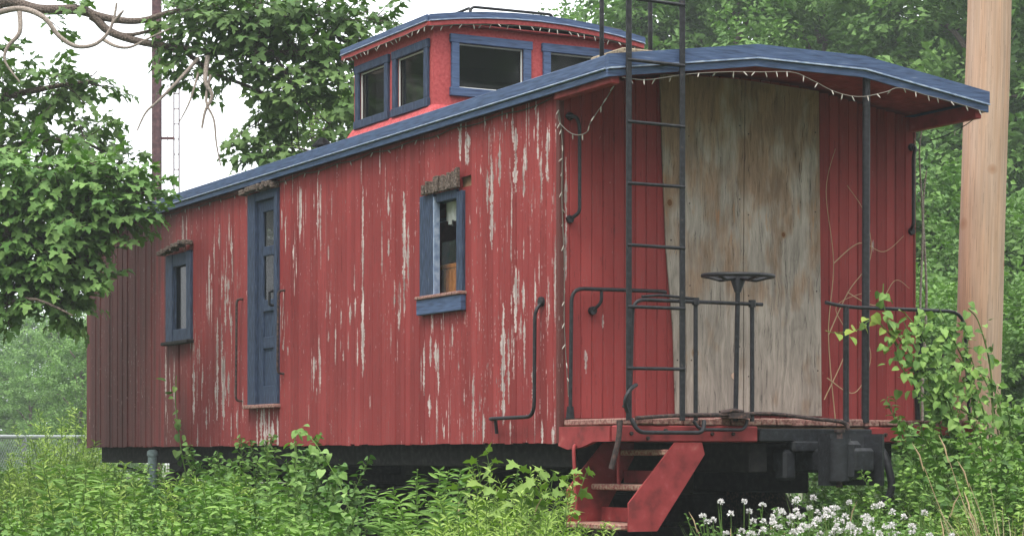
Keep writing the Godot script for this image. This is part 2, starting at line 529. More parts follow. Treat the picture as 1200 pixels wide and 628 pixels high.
	M.blue.uv1_scale = Vector3(0.5, 5.0, 0.5)
	M.blue_old.uv1_scale = Vector3(5.0, 0.7, 5.0)
	M.leaf = leaf_mat(Color(0.6, 0.7, 0.25))
	M.weed = leaf_mat(Color(0.55, 0.65, 0.22), 0.6)
	M.petal = leaf_mat(Color(0.6, 0.6, 0.6), 0.8)

# ------------------------------------------------------------------ the caboose
func roof_y(x: float) -> float:          # height of the roof's top skin
	var m := BODY_W * 0.5
	var d := absf(x - m)
	if d < 0.43:
		return 2.69 + 0.012 * (1.0 - d / 0.43)
	return lerpf(2.69, 2.53, (d - 0.43) / (m + 0.06 - 0.43))

func side_boards() -> void:
	# openings of the near side: [from, to, low, high] counted along the body
	var holes := [[1.40, 1.99, 1.20, 1.93], [4.86, 5.46, 0.50, 2.30], [7.06, 7.62, 1.19, 1.93]]
	var wall := holder("side_wall", car)
	var count := int(BODY_L / BOARD)
	var w := BODY_L / count
	for i in count:
		var z0 := i * w
		var z1 := z0 + w
		var mid := (z0 + z1) * 0.5
		var runs := [[LOW + rng.randf_range(-0.008, 0.006), WALL_H]]
		for h in holes:
			if mid > h[0] and mid < h[1]:
				runs = [[runs[0][0], h[2]], [h[3], WALL_H]]
		if mid > 7.36 and mid < 7.46:      # a board split away below the far window
			runs = [[LOW, 0.56], [1.12, 1.19], [1.93, WALL_H]]
			var gl := Geo.new()
			board_piece(gl, z0 + 0.045, z1, 0.56, 1.12, 0.0)
			obj("board", gl, M.side, wall)
		if absf(mid - 1.33) < 0.05:        # rotten end above the window
			runs = [[LOW, 1.955], [2.03, WALL_H]]
		var proud := rng.randf_range(-0.0025, 0.0025)
		if mid > 8.0:
			proud = rng.randf_range(-0.006, 0.005)
		for r in runs:
			if r[1] - r[0] > 0.02:
				var g := Geo.new()
				board_piece(g, z0 + 0.0006, z1 - 0.0006, r[0], r[1], proud)
				obj("board", g, M.side, wall)
	# backing that the boards are nailed to
	var bk := Geo.new()
	var edges := [0.02, 1.40, 1.99, 4.86, 5.46, 7.06, 7.62, BODY_L - 0.02]
	for i in range(0, edges.size() - 1):
		var a: float = edges[i]
		var b: float = edges[i + 1]
		if i % 2 == 0:
			span(bk, Vector3(0.028, LOW + 0.01, -b), Vector3(0.07, WALL_H, -a))
		else:
			var h: Array = holes[(i - 1) / 2]
			span(bk, Vector3(0.028, LOW + 0.01, -b), Vector3(0.07, h[2], -a))
			span(bk, Vector3(0.028, h[3], -b), Vector3(0.07, WALL_H, -a))
	obj("wall_backing", bk, M.inner, car)

func board_piece(g: Geo, z0: float, z1: float, y0: float, y1: float, proud: float) -> void:
	var w := z1 - z0
	var c := 0.0045
	var d := 0.022 + proud
	g.prism(PackedVector2Array([Vector2(0, 0), Vector2(w, 0), Vector2(w, d - c), Vector2(w - c, d), Vector2(c, d), Vector2(0, d - c)]), Transform3D(Basis(Vector3(0, 0, -1), Vector3(-1, 0, 0), Vector3(0, 1, 0)), Vector3(0.022, y0, -z0)), y1 - y0)
	g.flat_uv(Vector3(0, WALL_H, 0), Vector3(0, 0, -1.0 / BODY_L), Vector3(0, -1.0 / WALL_H, 0))

func end_boards() -> void:
	var wall := holder("end_wall", car)
	var count := int(BODY_W / BOARD)
	var w := BODY_W / count
	for i in count:
		var x0 := i * w
		var x1 := x0 + w
		var g := Geo.new()
		var c := 0.0065
		var d := 0.022 + rng.randf_range(-0.002, 0.002)
		var top := minf(roof_y(x0), roof_y(x1)) - 0.07
		g.prism(PackedVector2Array([Vector2(0.0006, 0), Vector2(w - 0.0006, 0), Vector2(w - 0.0006, d - c), Vector2(w - c, d), Vector2(c, d), Vector2(0.0006, d - c)]), Transform3D(Basis(Vector3(1, 0, 0), Vector3(0, 0, 1), Vector3(0, 1, 0)), Vector3(x0, DECK + 0.005, -0.022)), top - DECK)
		g.flat_uv(Vector3(0, 2.75, 0), Vector3(1.0 / BODY_W, 0, 0), Vector3(0, -1.0 / 2.75, 0))
		obj("board", g, M.end, wall)
	var bk := Geo.new()
	bk.prism(PackedVector2Array([Vector2(0.03, LOW + 0.01), Vector2(BODY_W - 0.03, LOW + 0.01), Vector2(BODY_W - 0.03, 2.44), Vector2(BODY_W * 0.5, 2.60), Vector2(0.03, 2.44)]), T(Vector3(0, 0, -0.075)), 0.05)
	obj("end_backing", bk, M.inner, car)
	# corner posts
	for x in [0.0, BODY_W]:
		var cp := Geo.new()
		span(cp, Vector3(x - 0.006, LOW - 0.004, -0.03), Vector3(x + 0.034 if x == 0.0 else x + 0.008, 2.40, 0.012), 0.004)
		cp.flat_uv(Vector3(0.6, WALL_H, 0), Vector3(0.3, 0, -0.3), Vector3(0, -1.0 / WALL_H, 0))
		obj("corner_post", cp, M.side, car)
	# weathered plywood nailed over the doorway, in three sheets
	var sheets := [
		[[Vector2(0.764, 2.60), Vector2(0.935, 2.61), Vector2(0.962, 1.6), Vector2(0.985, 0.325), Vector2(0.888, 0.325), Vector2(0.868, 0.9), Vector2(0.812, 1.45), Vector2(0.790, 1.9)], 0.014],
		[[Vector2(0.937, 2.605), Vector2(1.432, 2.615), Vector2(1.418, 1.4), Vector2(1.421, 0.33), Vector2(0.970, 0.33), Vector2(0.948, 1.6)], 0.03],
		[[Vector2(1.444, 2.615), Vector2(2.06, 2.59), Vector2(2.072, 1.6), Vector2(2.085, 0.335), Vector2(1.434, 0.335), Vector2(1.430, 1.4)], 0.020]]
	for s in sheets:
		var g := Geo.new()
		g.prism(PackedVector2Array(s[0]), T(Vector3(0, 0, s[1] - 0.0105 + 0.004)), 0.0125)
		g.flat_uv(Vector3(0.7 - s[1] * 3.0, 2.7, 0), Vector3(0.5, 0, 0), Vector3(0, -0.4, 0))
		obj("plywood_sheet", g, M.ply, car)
	for q in [[0.98, 2.2], [0.985, 1.75], [0.99, 1.2], [1.0, 0.7], [1.39, 2.3], [1.39, 1.8], [1.39, 1.3], [1.39, 0.8], [1.47, 2.25], [1.47, 1.7], [1.47, 1.15], [1.47, 0.6], [2.03, 2.3], [2.03, 1.75], [2.04, 1.2], [2.05, 0.65], [0.85, 1.5], [0.9, 0.7]]:
		var nl := Geo.new()
		nl.tube(PackedVector3Array([Vector3(q[0], q[1], 0.02), Vector3(q[0], q[1], 0.0395 if q[0] > 0.96 and q[0] < 1.42 else (0.030 if q[0] > 1.42 else 0.0235))]), [0.006, 0.005], 6)
		obj("nail_head", nl, M.rust_iron, car)
	# a pale knot hole cover
	var kn := Geo.new()
	kn.tube(PackedVector3Array([Vector3(1.345, 0.60, 0.028), Vector3(1.345, 0.60, 0.04)]), [0.026, 0.022], 10)
	obj("knot_plug", kn, M.knot, car)

func roof() -> void:
	var r := holder("roof", car)
	var zf := PLAT
	var zb := -BODY_L - 0.06
	var xs := [-0.06, 0.5, 1.029, 1.459, 1.889, 2.418, RIGHT]
	var skin := Geo.new()
	var poly := PackedVector2Array()
	for x in xs:
		poly.push_back(Vector2(x, roof_y(x)))
	for i in range(xs.size() - 1, -1, -1):
		poly.push_back(Vector2(xs[i], roof_y(xs[i]) - 0.025))
	skin.prism(poly, T(Vector3(0, 0, zb)), zf - zb)
	obj("roof_skin", skin, M.tar, r)
	# ceiling boards below the skin, seen over the platform
	for i in 36:
		var x0 := -0.04 + i * (BODY_W + 0.03) / 36.0
		var x1 := x0 + (BODY_W + 0.03) / 36.0 - 0.002
		var cb := Geo.new()
		cb.prism(PackedVector2Array([Vector2(x0, roof_y(x0) - 0.048), Vector2(x1, roof_y(x1) - 0.048), Vector2(x1, roof_y(x1) - 0.028), Vector2(x0, roof_y(x0) - 0.028)]), T(Vector3(0, 0, zb + 0.04)), zf - zb - 0.06)
		obj("ceiling_board", cb, M.canopy, r)
	# fascia: upper board, drip edge with its highlight painted in pale, lower board
	var kinks := [-0.085, 1.029, 1.889, RIGHT + 0.026]
	for i in 3:
		var a: float = kinks[i]
		var b: float = kinks[i + 1]
		var ya := roof_y(clampf(a, -0.06, RIGHT))
		var yb := roof_y(clampf(b, -0.06, RIGHT))
		for layer in [[0.008, -0.072, 0.030, "fascia_board", M.blue], [-0.075, -0.085, 0.036, "drip_edge", M.lip], [-0.088, -0.132, 0.018, "fascia_board", M.blue]]:
			var g := Geo.new()
			g.prism(PackedVector2Array([Vector2(a, ya + layer[1]), Vector2(b, yb + layer[1]), Vector2(b, yb + layer[0]), Vector2(a, ya + layer[0])]), T(Vector3(0, 0, zf + 0.001)), layer[2])
			obj(layer[3], g, layer[4], r)
	for side in [0, 1]:
		var x0 := -0.062 if side == 0 else RIGHT + 0.002
		var ye := 2.53 if side == 0 else roof_y(RIGHT)
		var way := -1.0 if side == 0 else 1.0
		# two lengths of fascia with a joint in between
		for piece in [[zf + 0.0, -3.9], [-3.905, zb]]:
			for layer in [[0.004, -0.072, 0.026, "fascia_board", M.blue], [-0.075, -0.085, 0.032, "drip_edge", M.lip], [-0.088, -0.130, 0.014, "fascia_board", M.blue]]:
				var g := Geo.new()
				span(g, Vector3(x0, ye + layer[1], piece[1]), Vector3(x0 + way * layer[2], ye + layer[0], piece[0]), 0.003)
				obj(layer[3], g, layer[4], r)
		# red eave board under the overhang beside the platform
		var e := Geo.new()
		span(e, Vector3(-0.045 if side == 0 else BODY_W - 0.06, 2.365, 0.016), Vector3(0.02 if side == 0 else BODY_W - 0.006, 2.462, zf - 0.01), 0.005)
		obj("eave_board", e, M.red, r)
	# running board on the roof, a weathered plank end
	var rb := Geo.new()
	span(rb, Vector3(0.12, 2.57, 0.20), Vector3(0.46, 2.625, 0.60), 0.008)
	obj("roof_walk_plank", rb, M.plank, r)
	var st := Geo.new()
	st.tube(PackedVector3Array([Vector3(0.45, 2.60, -4.95), Vector3(0.45, 2.74, -4.95)]), [0.06], 12)
	st.tube(PackedVector3Array([Vector3(0.45, 2.73, -4.95), Vector3(0.45, 2.80, -4.95)]), [0.10, 0.03], 12)
	obj("stove_pipe", st, M.iron, r)

# one flat wall with window openings, at turns it into place; openings [x0, x1, y0, y1]
func pierced(g: Geo, at_: Transform3D, w: float, y0: float, y1: float, d: float, holes: Array) -> void:
	var xs := [0.0]
	for h in holes:
		xs.append_array([h[0], h[1]])
	xs.push_back(w)
	for i in xs.size() - 1:
		var a: float = xs[i]
		var b: float = xs[i + 1]
		if b - a < 0.001:
			continue
		if i % 2 == 0:
			g.box(at_ * T(Vector3((a + b) * 0.5, (y0 + y1) * 0.5, -d * 0.5)), Vector3(b - a, y1 - y0, d), 0.001)
		else:
			var h: Array = holes[(i - 1) / 2]
			g.box(at_ * T(Vector3((a + b) * 0.5, (y0 + h[2]) * 0.5, -d * 0.5)), Vector3(b - a, h[2] - y0, d), 0.001)
			g.box(at_ * T(Vector3((a + b) * 0.5, (y1 + h[3]) * 0.5, -d * 0.5)), Vector3(b - a, y1 - h[3], d), 0.001)

func lined(holes: Array, inset: float) -> Array:
	var out := []
	for h in holes:
		out.push_back([h[0] - inset, h[1] - inset, h[2], h[3]])
	return out

func cupola() -> void:
	var cu := holder("cupola", car)
	var x0 := 0.514
	var x1 := BODY_W - 0.60
	var z0 := -2.90
	var z1 := -4.42
	var yb := 2.58
	var yt := 3.43
	var w := x1 - x0
	var l := z0 - z1
	# four walls: near end, far end, near side, far side; each turned so that its own +z looks out
	var near_end := Transform3D(Basis.IDENTITY, Vector3(x0, 0, z0))
	var far_end := Transform3D(Basis(Vector3.UP, PI), Vector3(x1, 0, z1))
	var near_side := Transform3D(Basis(Vector3.UP, -PI / 2), Vector3(x0, 0, z1))
	var far_side := Transform3D(Basis(Vector3.UP, PI / 2), Vector3(x1, 0, z0))
	var end_holes := [[0.205, 0.805, 2.935, 3.31], [w - 0.775, w - 0.175, 2.935, 3.31]]
	var side_holes := [[0.12, 0.66, 2.85, 3.27], [0.86, 1.40, 2.85, 3.27]]
	for q in [[near_end, w, end_holes, true], [far_end, w, end_holes, true], [near_side, l, side_holes, false], [far_side, l, side_holes, false]]:
		var f: Transform3D = q[0]
		var g := Geo.new()
		var long: float = q[1]
		var inset := 0.0 if q[3] else 0.052
		var at_: Transform3D = f * T(Vector3(inset, 0, 0))
		var holes := []
		for h in q[2]:
			holes.push_back([h[0] - inset, h[1] - inset, h[2], h[3]])
		pierced(g, at_, long - 2.0 * inset, yb, yt, 0.05, holes)
		obj("wall", g, M.pink, cu)
		var li := Geo.new()
		pierced(li, f * T(Vector3(0.055, 0, -0.053)), long - 0.11, yb, yt - 0.002, 0.008, lined(q[2], 0.055))
		obj("lining", li, M.inner, cu)
		for h in q[2]:
			var fr := Geo.new()
			var t := 0.068
			var d := 0.028
			fr.box(f * T(Vector3((h[0] + h[1]) * 0.5, h[3] + t * 0.5 - 0.012, d * 0.5)), Vector3(h[1] - h[0] + 2 * t, t, d), 0.004)
			fr.box(f * T(Vector3((h[0] + h[1]) * 0.5, h[2] - t * 0.5 + 0.012, d * 0.5 + 0.003)), Vector3(h[1] - h[0] + 2 * t, t, d + 0.006), 0.004)
			for sx in [0, 1]:
				var cx: float = h[0] - t * 0.5 + 0.012 if sx == 0 else h[1] + t * 0.5 - 0.012
				fr.box(f * T(Vector3(cx, (h[2] + h[3]) * 0.5, d * 0.5 - 0.001)), Vector3(t, h[3] - h[2] - 0.024, d - 0.002), 0.004)
			obj("window_frame", fr, M.blue if q[3] else M.blue_old, cu)
			# thin pale putty line round the pane
			var pt := Geo.new()
			for e in [[0, 1], [0, -1], [1, 0], [-1, 0]]:
				var hw: float = (h[1] - h[0]) * 0.5 - 0.018
				var hh: float = (h[3] - h[2]) * 0.5 - 0.018
				pt.box(f * T(Vector3((h[0] + h[1]) * 0.5 + e[0] * hw, (h[2] + h[3]) * 0.5 + e[1] * hh, -0.012)), Vector3(0.012 if e[0] else hw * 2 - 0.012, 0.012 if e[1] else hh * 2 + 0.012, 0.012), 0.002)
			obj("putty", pt, M.cloth, cu)
			var pn := Geo.new()
			pn.box(f * T(Vector3((h[0] + h[1]) * 0.5, (h[2] + h[3]) * 0.5, -0.026)), Vector3(h[1] - h[0] - 0.002, h[3] - h[2] - 0.002, 0.005), 0.0008)
			obj("pane", pn, M.glass, cu)
	# flared flashing where the walls meet the roof
	for q in [[near_end, w], [near_side, l], [far_end, w], [far_side, l]]:
		var f: Transform3D = q[0]
		var g := Geo.new()
		var pts := []
		for k in 25:
			var a: float = -0.15 + (q[1] + 0.30) * k / 24.0
			pts.push_back(a)
		for k in 24:
			var a: float = pts[k]
			var b: float = pts[k + 1]
			var ja := 0.014 * nz(a * 5.0, q[1] * 3.0, 20.0) if a > 0.0 and a < q[1] else 0.0
			var jb := 0.014 * nz(b * 5.0, q[1] * 3.0, 20.0) if b > 0.0 and b < q[1] else 0.0
			var ua := clampf(a, -0.012, q[1] + 0.012)
			var ub := clampf(b, -0.012, q[1] + 0.012)
			g.face(PackedVector3Array([f * Vector3(a, yb - 0.02, 0.15 + ja), f * Vector3(b, yb - 0.02, 0.15 + jb), f * Vector3(ub, 2.80 + jb, 0.012), f * Vector3(ua, 2.80 + ja, 0.012)]), f.basis * Vector3(0, 0.5, 1))
			g.face(PackedVector3Array([f * Vector3(ua, 2.80 + ja, 0.012), f * Vector3(ub, 2.80 + jb, 0.012), f * Vector3(ub, 2.80 + jb, 0.001), f * Vector3(ua, 2.80 + ja, 0.001)]), Vector3.UP)
		obj("flashing", g, M.skirt, cu)
	# roof of the cupola: gently arched skin, red soffit trim, blue edge, drip edge
	var o := 0.075
	var n := 8
	var poly := PackedVector2Array()
	for k in n + 1:
		var t := float(k) / n
		poly.push_back(Vector2(x0 - o + (w + 2 * o) * t, 3.475 + 0.085 * (1.0 - pow(2.0 * t - 1.0, 2.0))))
	var skin := PackedVector2Array(poly)
	for k in range(n, -1, -1):
		skin.push_back(poly[k] - Vector2(0, 0.03))
	var sg := Geo.new()
	sg.prism(skin, T(Vector3(0, 0, z1 - o)), l + 2 * o)
	obj("cupola_roof", sg, M.tar, cu)
	for layer in [[0.008, -0.034, 0.022, "roof_edge", M.blue], [-0.036, -0.044, 0.026, "drip_edge", M.lip], [-0.046, -0.082, 0.010, "trim_board", M.pink]]:
		for e in [[z0 + o, 1.0], [z1 - o, -1.0]]:
			var g := Geo.new()
			for k in n:
				var pa := poly[k]
				var pb := poly[k + 1]
				g.prism(PackedVector2Array([pa + Vector2(0, layer[1]), pb + Vector2(0, layer[1]), pb + Vector2(0, layer[0]), pa + Vector2(0, layer[0])]), T(Vector3(0, 0, e[0] + 0.001 * e[1])), layer[2] * e[1])
			obj(layer[3], g, layer[4], cu)
		for e in [[x0 - o, -1.0], [x1 + o, 1.0]]:
			var g := Geo.new()
			span(g, Vector3(e[0] + 0.001 * e[1], 3.475 + layer[1], z1 - o), Vector3(e[0] + e[1] * layer[2], 3.475 + layer[0], z0 + o), 0.002)
			obj(layer[3], g, layer[4], cu)
	# soffit
	var so := Geo.new()
	span(so, Vector3(x0 - o + 0.004, 3.435, z1 - o + 0.004), Vector3(x1 + o - 0.004, 3.443, z0 + o - 0.004), 0.001)
	obj("soffit", so, M.pink, cu)
	so = Geo.new()
	span(so, Vector3(x0 + 0.07, 3.405, z1 + 0.07), Vector3(x1 - 0.07, 3.415, z0 - 0.07), 0.001)
	obj("inner_ceiling", so, M.inner, cu)
	# hand rails lying along the cupola roof
	var h1 := Geo.new()
	h1.tube(bent([Vector3(x0 + 0.35, 3.53, z0 - 0.05), Vector3(x0 + 0.35, 3.60, z0 - 0.05), Vector3(x0 + 0.35, 3.60, z1 + 0.1), Vector3(x0 + 0.35, 3.53, z1 + 0.1)], 0.04), [0.012], 6)
	obj("roof_handrail", h1, M.iron, cu)
	h1 = Geo.new()
	h1.tube(bent([Vector3(x0 + 0.35, 3.53, z0 - 0.06), Vector3(x0 + 0.36, 3.61, z0 - 0.06), Vector3(x0 + 1.1, 3.62, z0 - 0.06), Vector3(x0 + 1.1, 3.55, z0 - 0.06)], 0.04), [0.012], 6)
	obj("roof_handrail", h1, M.iron, cu)
	h1 = Geo.new()
	h1.tube(bent([Vector3(x1 - 0.3, 3.53, z0 - 0.1), Vector3(x1 - 0.3, 3.58, z0 - 0.1), Vector3(x1 - 0.02, 3.56, z0 - 0.1), Vector3(x1, 3.5, z0 - 0.1)], 0.03), [0.012], 6)
	obj("roof_handrail", h1, M.iron, cu)

func side_windows() -> void:
	# window near the platform: wide shutter board on the left, narrow casing on the right
	var wn := holder("side_window", car)
	var g := Geo.new()
	span(g, Vector3(-0.026, 1.222, -2.035), Vector3(0.026, 1.955, -1.80), 0.004)
	obj("shutter", g, M.blue_old, wn)
	g = Geo.new()
	span(g, Vector3(-0.031, 1.222, -1.797), Vector3(0.02, 1.93, -1.784), 0.003)
	obj("sash_edge", g, M.lip, wn)
	g = Geo.new()
	span(g, Vector3(-0.026, 1.222, -1.437), Vector3(0.06, 1.93, -1.345), 0.004)
	obj("casing", g, M.blue_old, wn)
	g = Geo.new()
	span(g, Vector3(-0.02, 1.885, -1.773), Vector3(0.05, 1.952, -1.439), 0.004)
	obj("head_casing", g, M.blue_old, wn)
	g = Geo.new()
	span(g, Vector3(-0.06, 1.197, -2.05), Vector3(0.04, 1.221, -1.325), 0.005)
	obj("sill", g, M.deckwood, wn)
	g = Geo.new()
	span(g, Vector3(-0.045, 1.085, -2.05), Vector3(-0.001, 1.196, -1.33), 0.005)
	obj("apron", g, M.blue, wn)
	# rotten hood above: a row of frayed splinters
	g = Geo.new()
	for k in 22:
		var z := -1.93 + k * 0.0265
		var top := 2.03 + 0.045 * k / 22.0 + rng.randf_range(-0.02, 0.02)
		g.box(Transform3D(Basis(Vector3(1, 0, 0), rng.randf_range(-0.12, 0.12)), Vector3(-0.035 - rng.randf() * 0.02, (1.957 + top) * 0.5, z)), Vector3(0.03, top - 1.957 + 0.01, 0.022), 0.004)
	obj("rotten_hood", g, M.bark, wn)
	g = Geo.new()
	span(g, Vector3(0.03, 1.21, -1.772), Vector3(0.034, 1.60, -1.44), 0.001)
	obj("pane", g, M.clear_glass, wn)
	# what shows inside: a torn white cloth, a wooden chair back and a rail
	g = Geo.new()
	for k in 10:
		var z := -1.82 + k * 0.018
		var z2 := z + 0.018
		var xa := 0.09 + 0.012 * sin(k * 1.7)
		var xb := 0.09 + 0.012 * sin((k + 1) * 1.7)
		var low := 1.74 + 0.05 * nz(k * 0.9, 0.0, 31.0)
		g.face(PackedVector3Array([Vector3(xa, low, z), Vector3(xb, low, z2), Vector3(xb, 1.90, z2), Vector3(xa, 1.90, z)]), Vector3(-1, 0, 0))
	tag_part(obj("torn_cloth", g, M.cloth, wn), "torn scrap of white cloth inside the side window")
	g = Geo.new()
	for k in 4:
		span(g, Vector3(0.12, 0.85, -1.93 + k * 0.062), Vector3(0.14, 1.43, -1.88 + k * 0.062), 0.005)
	span(g, Vector3(0.115, 1.42, -1.98), Vector3(0.15, 1.455, -1.62), 0.006)
	tag_part(obj("wooden_slats", g, M.orange, wn), "orange varnished wooden slats inside the side window")
	# far small window
	var wf := holder("side_window", car)
	g = Geo.new()
	span(g, Vector3(-0.026, 1.15, -7.69), Vector3(0.05, 1.985, -7.50), 0.004)
	obj("casing", g, M.blue_old, wf)
	g = Geo.new()
	span(g, Vector3(-0.026, 1.15, -7.10), Vector3(0.05, 1.985, -6.985), 0.004)
	obj("casing", g, M.blue_old, wf)
	g = Geo.new()
	span(g, Vector3(-0.02, 1.86, -7.497), Vector3(0.05, 1.98, -7.103), 0.004)
	obj("sash", g, M.blue_old, wf)
	g = Geo.new()
	span(g, Vector3(-0.02, 1.15, -7.497), Vector3(0.05, 1.26, -7.103), 0.004)
	obj("sash", g, M.blue_old, wf)
	g = Geo.new()
	span(g, Vector3(0.02, 1.261, -7.496), Vector3(0.025, 1.859, -7.104), 0.001)
	obj("pane", g, M.old_glass, wf)
	g = Geo.new()
	span(g, Vector3(-0.07, 1.115, -7.71), Vector3(0.02, 1.147, -6.96), 0.005)
	obj("sill", g, M.under, wf)
	g = Geo.new()
	for k in 14:
		g.box(Transform3D(Basis(Vector3(1, 0, 0), rng.randf_range(-0.1, 0.1)), Vector3(-0.05 - rng.randf() * 0.02, 2.01 + 0.004 * k + rng.randf_range(-0.012, 0.012), -7.68 + k * 0.054)), Vector3(0.09, 0.04, 0.05), 0.006)
	obj("rotten_hood", g, M.bark, wf)

func tag_part(o: Node, label: String) -> void:
	o.set_meta("label", label)

func side_door() -> void:
	var d := holder("side_door", car)
	var g := Geo.new()
	span(g, Vector3(-0.03, 0.50, -5.50), Vector3(0.05, 2.335, -5.32), 0.004)
	obj("casing", g, M.blue_old, d)
	g = Geo.new()
	span(g, Vector3(-0.03, 0.50, -4.88), Vector3(0.05, 2.335, -4.815), 0.004)
	obj("casing", g, M.blue_old, d)
	g = Geo.new()
	span(g, Vector3(-0.028, 2.26, -5.318), Vector3(0.05, 2.335, -4.882), 0.004)
	obj("head_casing", g, M.blue_old, d)
	g = Geo.new()
	span(g, Vector3(-0.07, 0.465, -5.52), Vector3(0.03, 0.498, -4.80), 0.005)
	obj("threshold", g, M.deckwood, d)
	# door leaf: stiles, rails, sunk panels and two tall panes
	var leaf := Geo.new()
	span(leaf, Vector3(0.004, 0.50, -5.318), Vector3(0.045, 2.258, -5.215), 0.004)
	span(leaf, Vector3(0.004, 0.50, -4.97), Vector3(0.045, 2.258, -4.882), 0.004)
	for y in [[0.50, 0.66], [0.98, 1.08], [1.30, 1.40], [1.78, 1.86], [2.16, 2.257]]:
		span(leaf, Vector3(0.006, y[0], -5.214), Vector3(0.045, y[1], -4.971), 0.004)
	obj("door_leaf", leaf, M.blue_old, d)
	for y in [[0.66, 0.98], [1.08, 1.30]]:
		g = Geo.new()
		span(g, Vector3(0.022, y[0], -5.214), Vector3(0.04, y[1], -4.971), 0.003)
		obj("door_panel", g, M.blue_old, d)
	for y in [[1.40, 1.78], [1.86, 2.16]]:
		g = Geo.new()
		span(g, Vector3(0.02, y[0], -5.214), Vector3(0.025, y[1], -4.971), 0.001)
		obj("pane", g, M.old_glass, d)
	g = Geo.new()
	g.tube(bent([Vector3(0.0, 1.46, -4.93), Vector3(-0.05, 1.46, -4.93), Vector3(-0.05, 1.34, -4.93), Vector3(0.0, 1.34, -4.93)], 0.02), [0.012], 6)
	obj("handle", g, M.iron, d)
	g = Geo.new()
	for k in 16:
		g.box(Transform3D(Basis(Vector3(1, 0, 0), rng.randf_range(-0.2, 0.2)), Vector3(-0.045 - rng.randf() * 0.03, 2.365 + rng.randf_range(-0.015, 0.015), -5.5 + k * 0.045)), Vector3(0.07, 0.045, 0.05), 0.006)
	obj("rotten_hood", g, M.bark, d)

func body_shell() -> void:
	var g := Geo.new()
	span(g, Vector3(BODY_W - 0.05, LOW, -BODY_L), Vector3(BODY_W, 2.44, -0.03), 0.005)
	obj("far_side_wall", g, M.red, car)
	g = Geo.new()
	span(g, Vector3(0.03, LOW, -BODY_L), Vector3(BODY_W - 0.052, 2.48, -BODY_L + 0.05), 0.005)
	obj("far_end_wall", g, M.red, car)
	g = Geo.new()
	span(g, Vector3(0.03, 0.16, -BODY_L + 0.052), Vector3(BODY_W - 0.052, 0.23, -0.08), 0.005)
	obj("floor", g, M.under, car)
	# sills and cross bearers under the floor
	for x in [0.14, 0.9, 1.85, BODY_W - 0.34]:
		g = Geo.new()
		span(g, Vector3(x, -0.02 if x < 0.2 or x > 2.0 else -0.20, -BODY_L + 0.1), Vector3(x + 0.16, 0.155, -0.02), 0.01)
		obj("sill_beam", g, M.under, car)
	for z in [-2.9, -4.4, -5.9, -7.4]:
		g = Geo.new()
		span(g, Vector3(0.31, -0.1, z - 0.09), Vector3(BODY_W - 0.36, 0.08, z + 0.09), 0.01)
		obj("cross_bearer", g, M.under, car)
	g = Geo.new()
	span(g, Vector3(0.7, -0.75, -6.1), Vector3(2.2, -0.18, -4.4), 0.03)
	obj("equipment_box", g, M.under, car)
	# truss rod hanging along the side
	g = Geo.new()
	g.tube(smooth_path([Vector3(0.25, 0.05, -0.3), Vector3(0.25, -0.2, -3.0), Vector3(0.25, -0.42, -5.2), Vector3(0.25, -0.28, -7.4), Vector3(0.25, -0.05, -10.0)], 6), [0.016], 6)
	obj("truss_rod", g, M.under, car)
	# concealed fixing slab between the platform and the floor
	for z in [-1.75, -BODY_L + 1.75]:
		truck(z)

func truck(z: float) -> void:
	var t := holder("truck", car, Vector3(BODY_W * 0.5, -0.95, z))
	for dz in [-0.8, 0.8]:
		var ax := Geo.new()
		ax.tube(PackedVector3Array([Vector3(-0.95, 0.42, dz), Vector3(0.95, 0.42, dz)]), [0.075], 10)
		obj("axle", ax, M.under, t)
		for sx in [-1, 1]:
			var w := Geo.new()
			var x: float = 0.72 * sx
			w.tube(PackedVector3Array([Vector3(x - 0.02 * sx, 0.42, dz), Vector3(x, 0.42, dz), Vector3(x + 0.001 * sx, 0.42, dz), Vector3(x + 0.10 * sx, 0.42, dz), Vector3(x + 0.101 * sx, 0.42, dz), Vector3(x + 0.07 * sx, 0.42, dz), Vector3(x + 0.07 * sx, 0.42, dz), Vector3(x + 0.12 * sx, 0.42, dz)].slice(0, 5)), [0.455, 0.455, 0.425, 0.42, 0.36], 28)
			w.tube(PackedVector3Array([Vector3(x + 0.08 * sx, 0.42, dz), Vector3(x + 0.14 * sx, 0.42, dz)]), [0.16, 0.12], 14)
			obj("wheel", w, M.rust_iron, t)
			var jb := Geo.new()
			jb.box(T(Vector3(1.0 * sx, 0.43, dz)), Vector3(0.24, 0.30, 0.26), 0.03)
			jb.box(T(Vector3(1.13 * sx, 0.42, dz)), Vector3(0.05, 0.22, 0.2), 0.02)
			obj("journal_box", jb, M.under, t)
	for sx in [-1, 1]:
		var sf := Geo.new()
		sf.prism(PackedVector2Array([Vector2(-1.05, 0.52), Vector2(-0.62, 0.52), Vector2(-0.35, 0.24), Vector2(0.35, 0.24), Vector2(0.62, 0.52), Vector2(1.05, 0.52), Vector2(1.05, 0.62), Vector2(0.3, 0.76), Vector2(-0.3, 0.76), Vector2(-1.05, 0.62)]), Transform3D(Basis(Vector3(0, 0, 1), Vector3(0, 1, 0), Vector3(-1, 0, 0)), Vector3(1.0 * sx + 0.05, 0, 0)), 0.1)
		obj("side_frame", sf, M.under, t)
		for k in [-0.12, 0.12]:
			var sp := Geo.new()
			var path := PackedVector3Array()
			for q in 33:
				var a := q * TAU / 8.0
				path.push_back(Vector3(1.08 * sx + 0.06 * cos(a), 0.29 + 0.2 * q / 32.0, k + 0.06 * sin(a)))
			sp.tube(path, [0.014], 5)
			obj("spring", sp, M.under, t)
	var bo := Geo.new()
	bo.box(T(Vector3(0, 0.60, 0)), Vector3(2.0, 0.24, 0.34), 0.03)
	obj("bolster", bo, M.under, t)

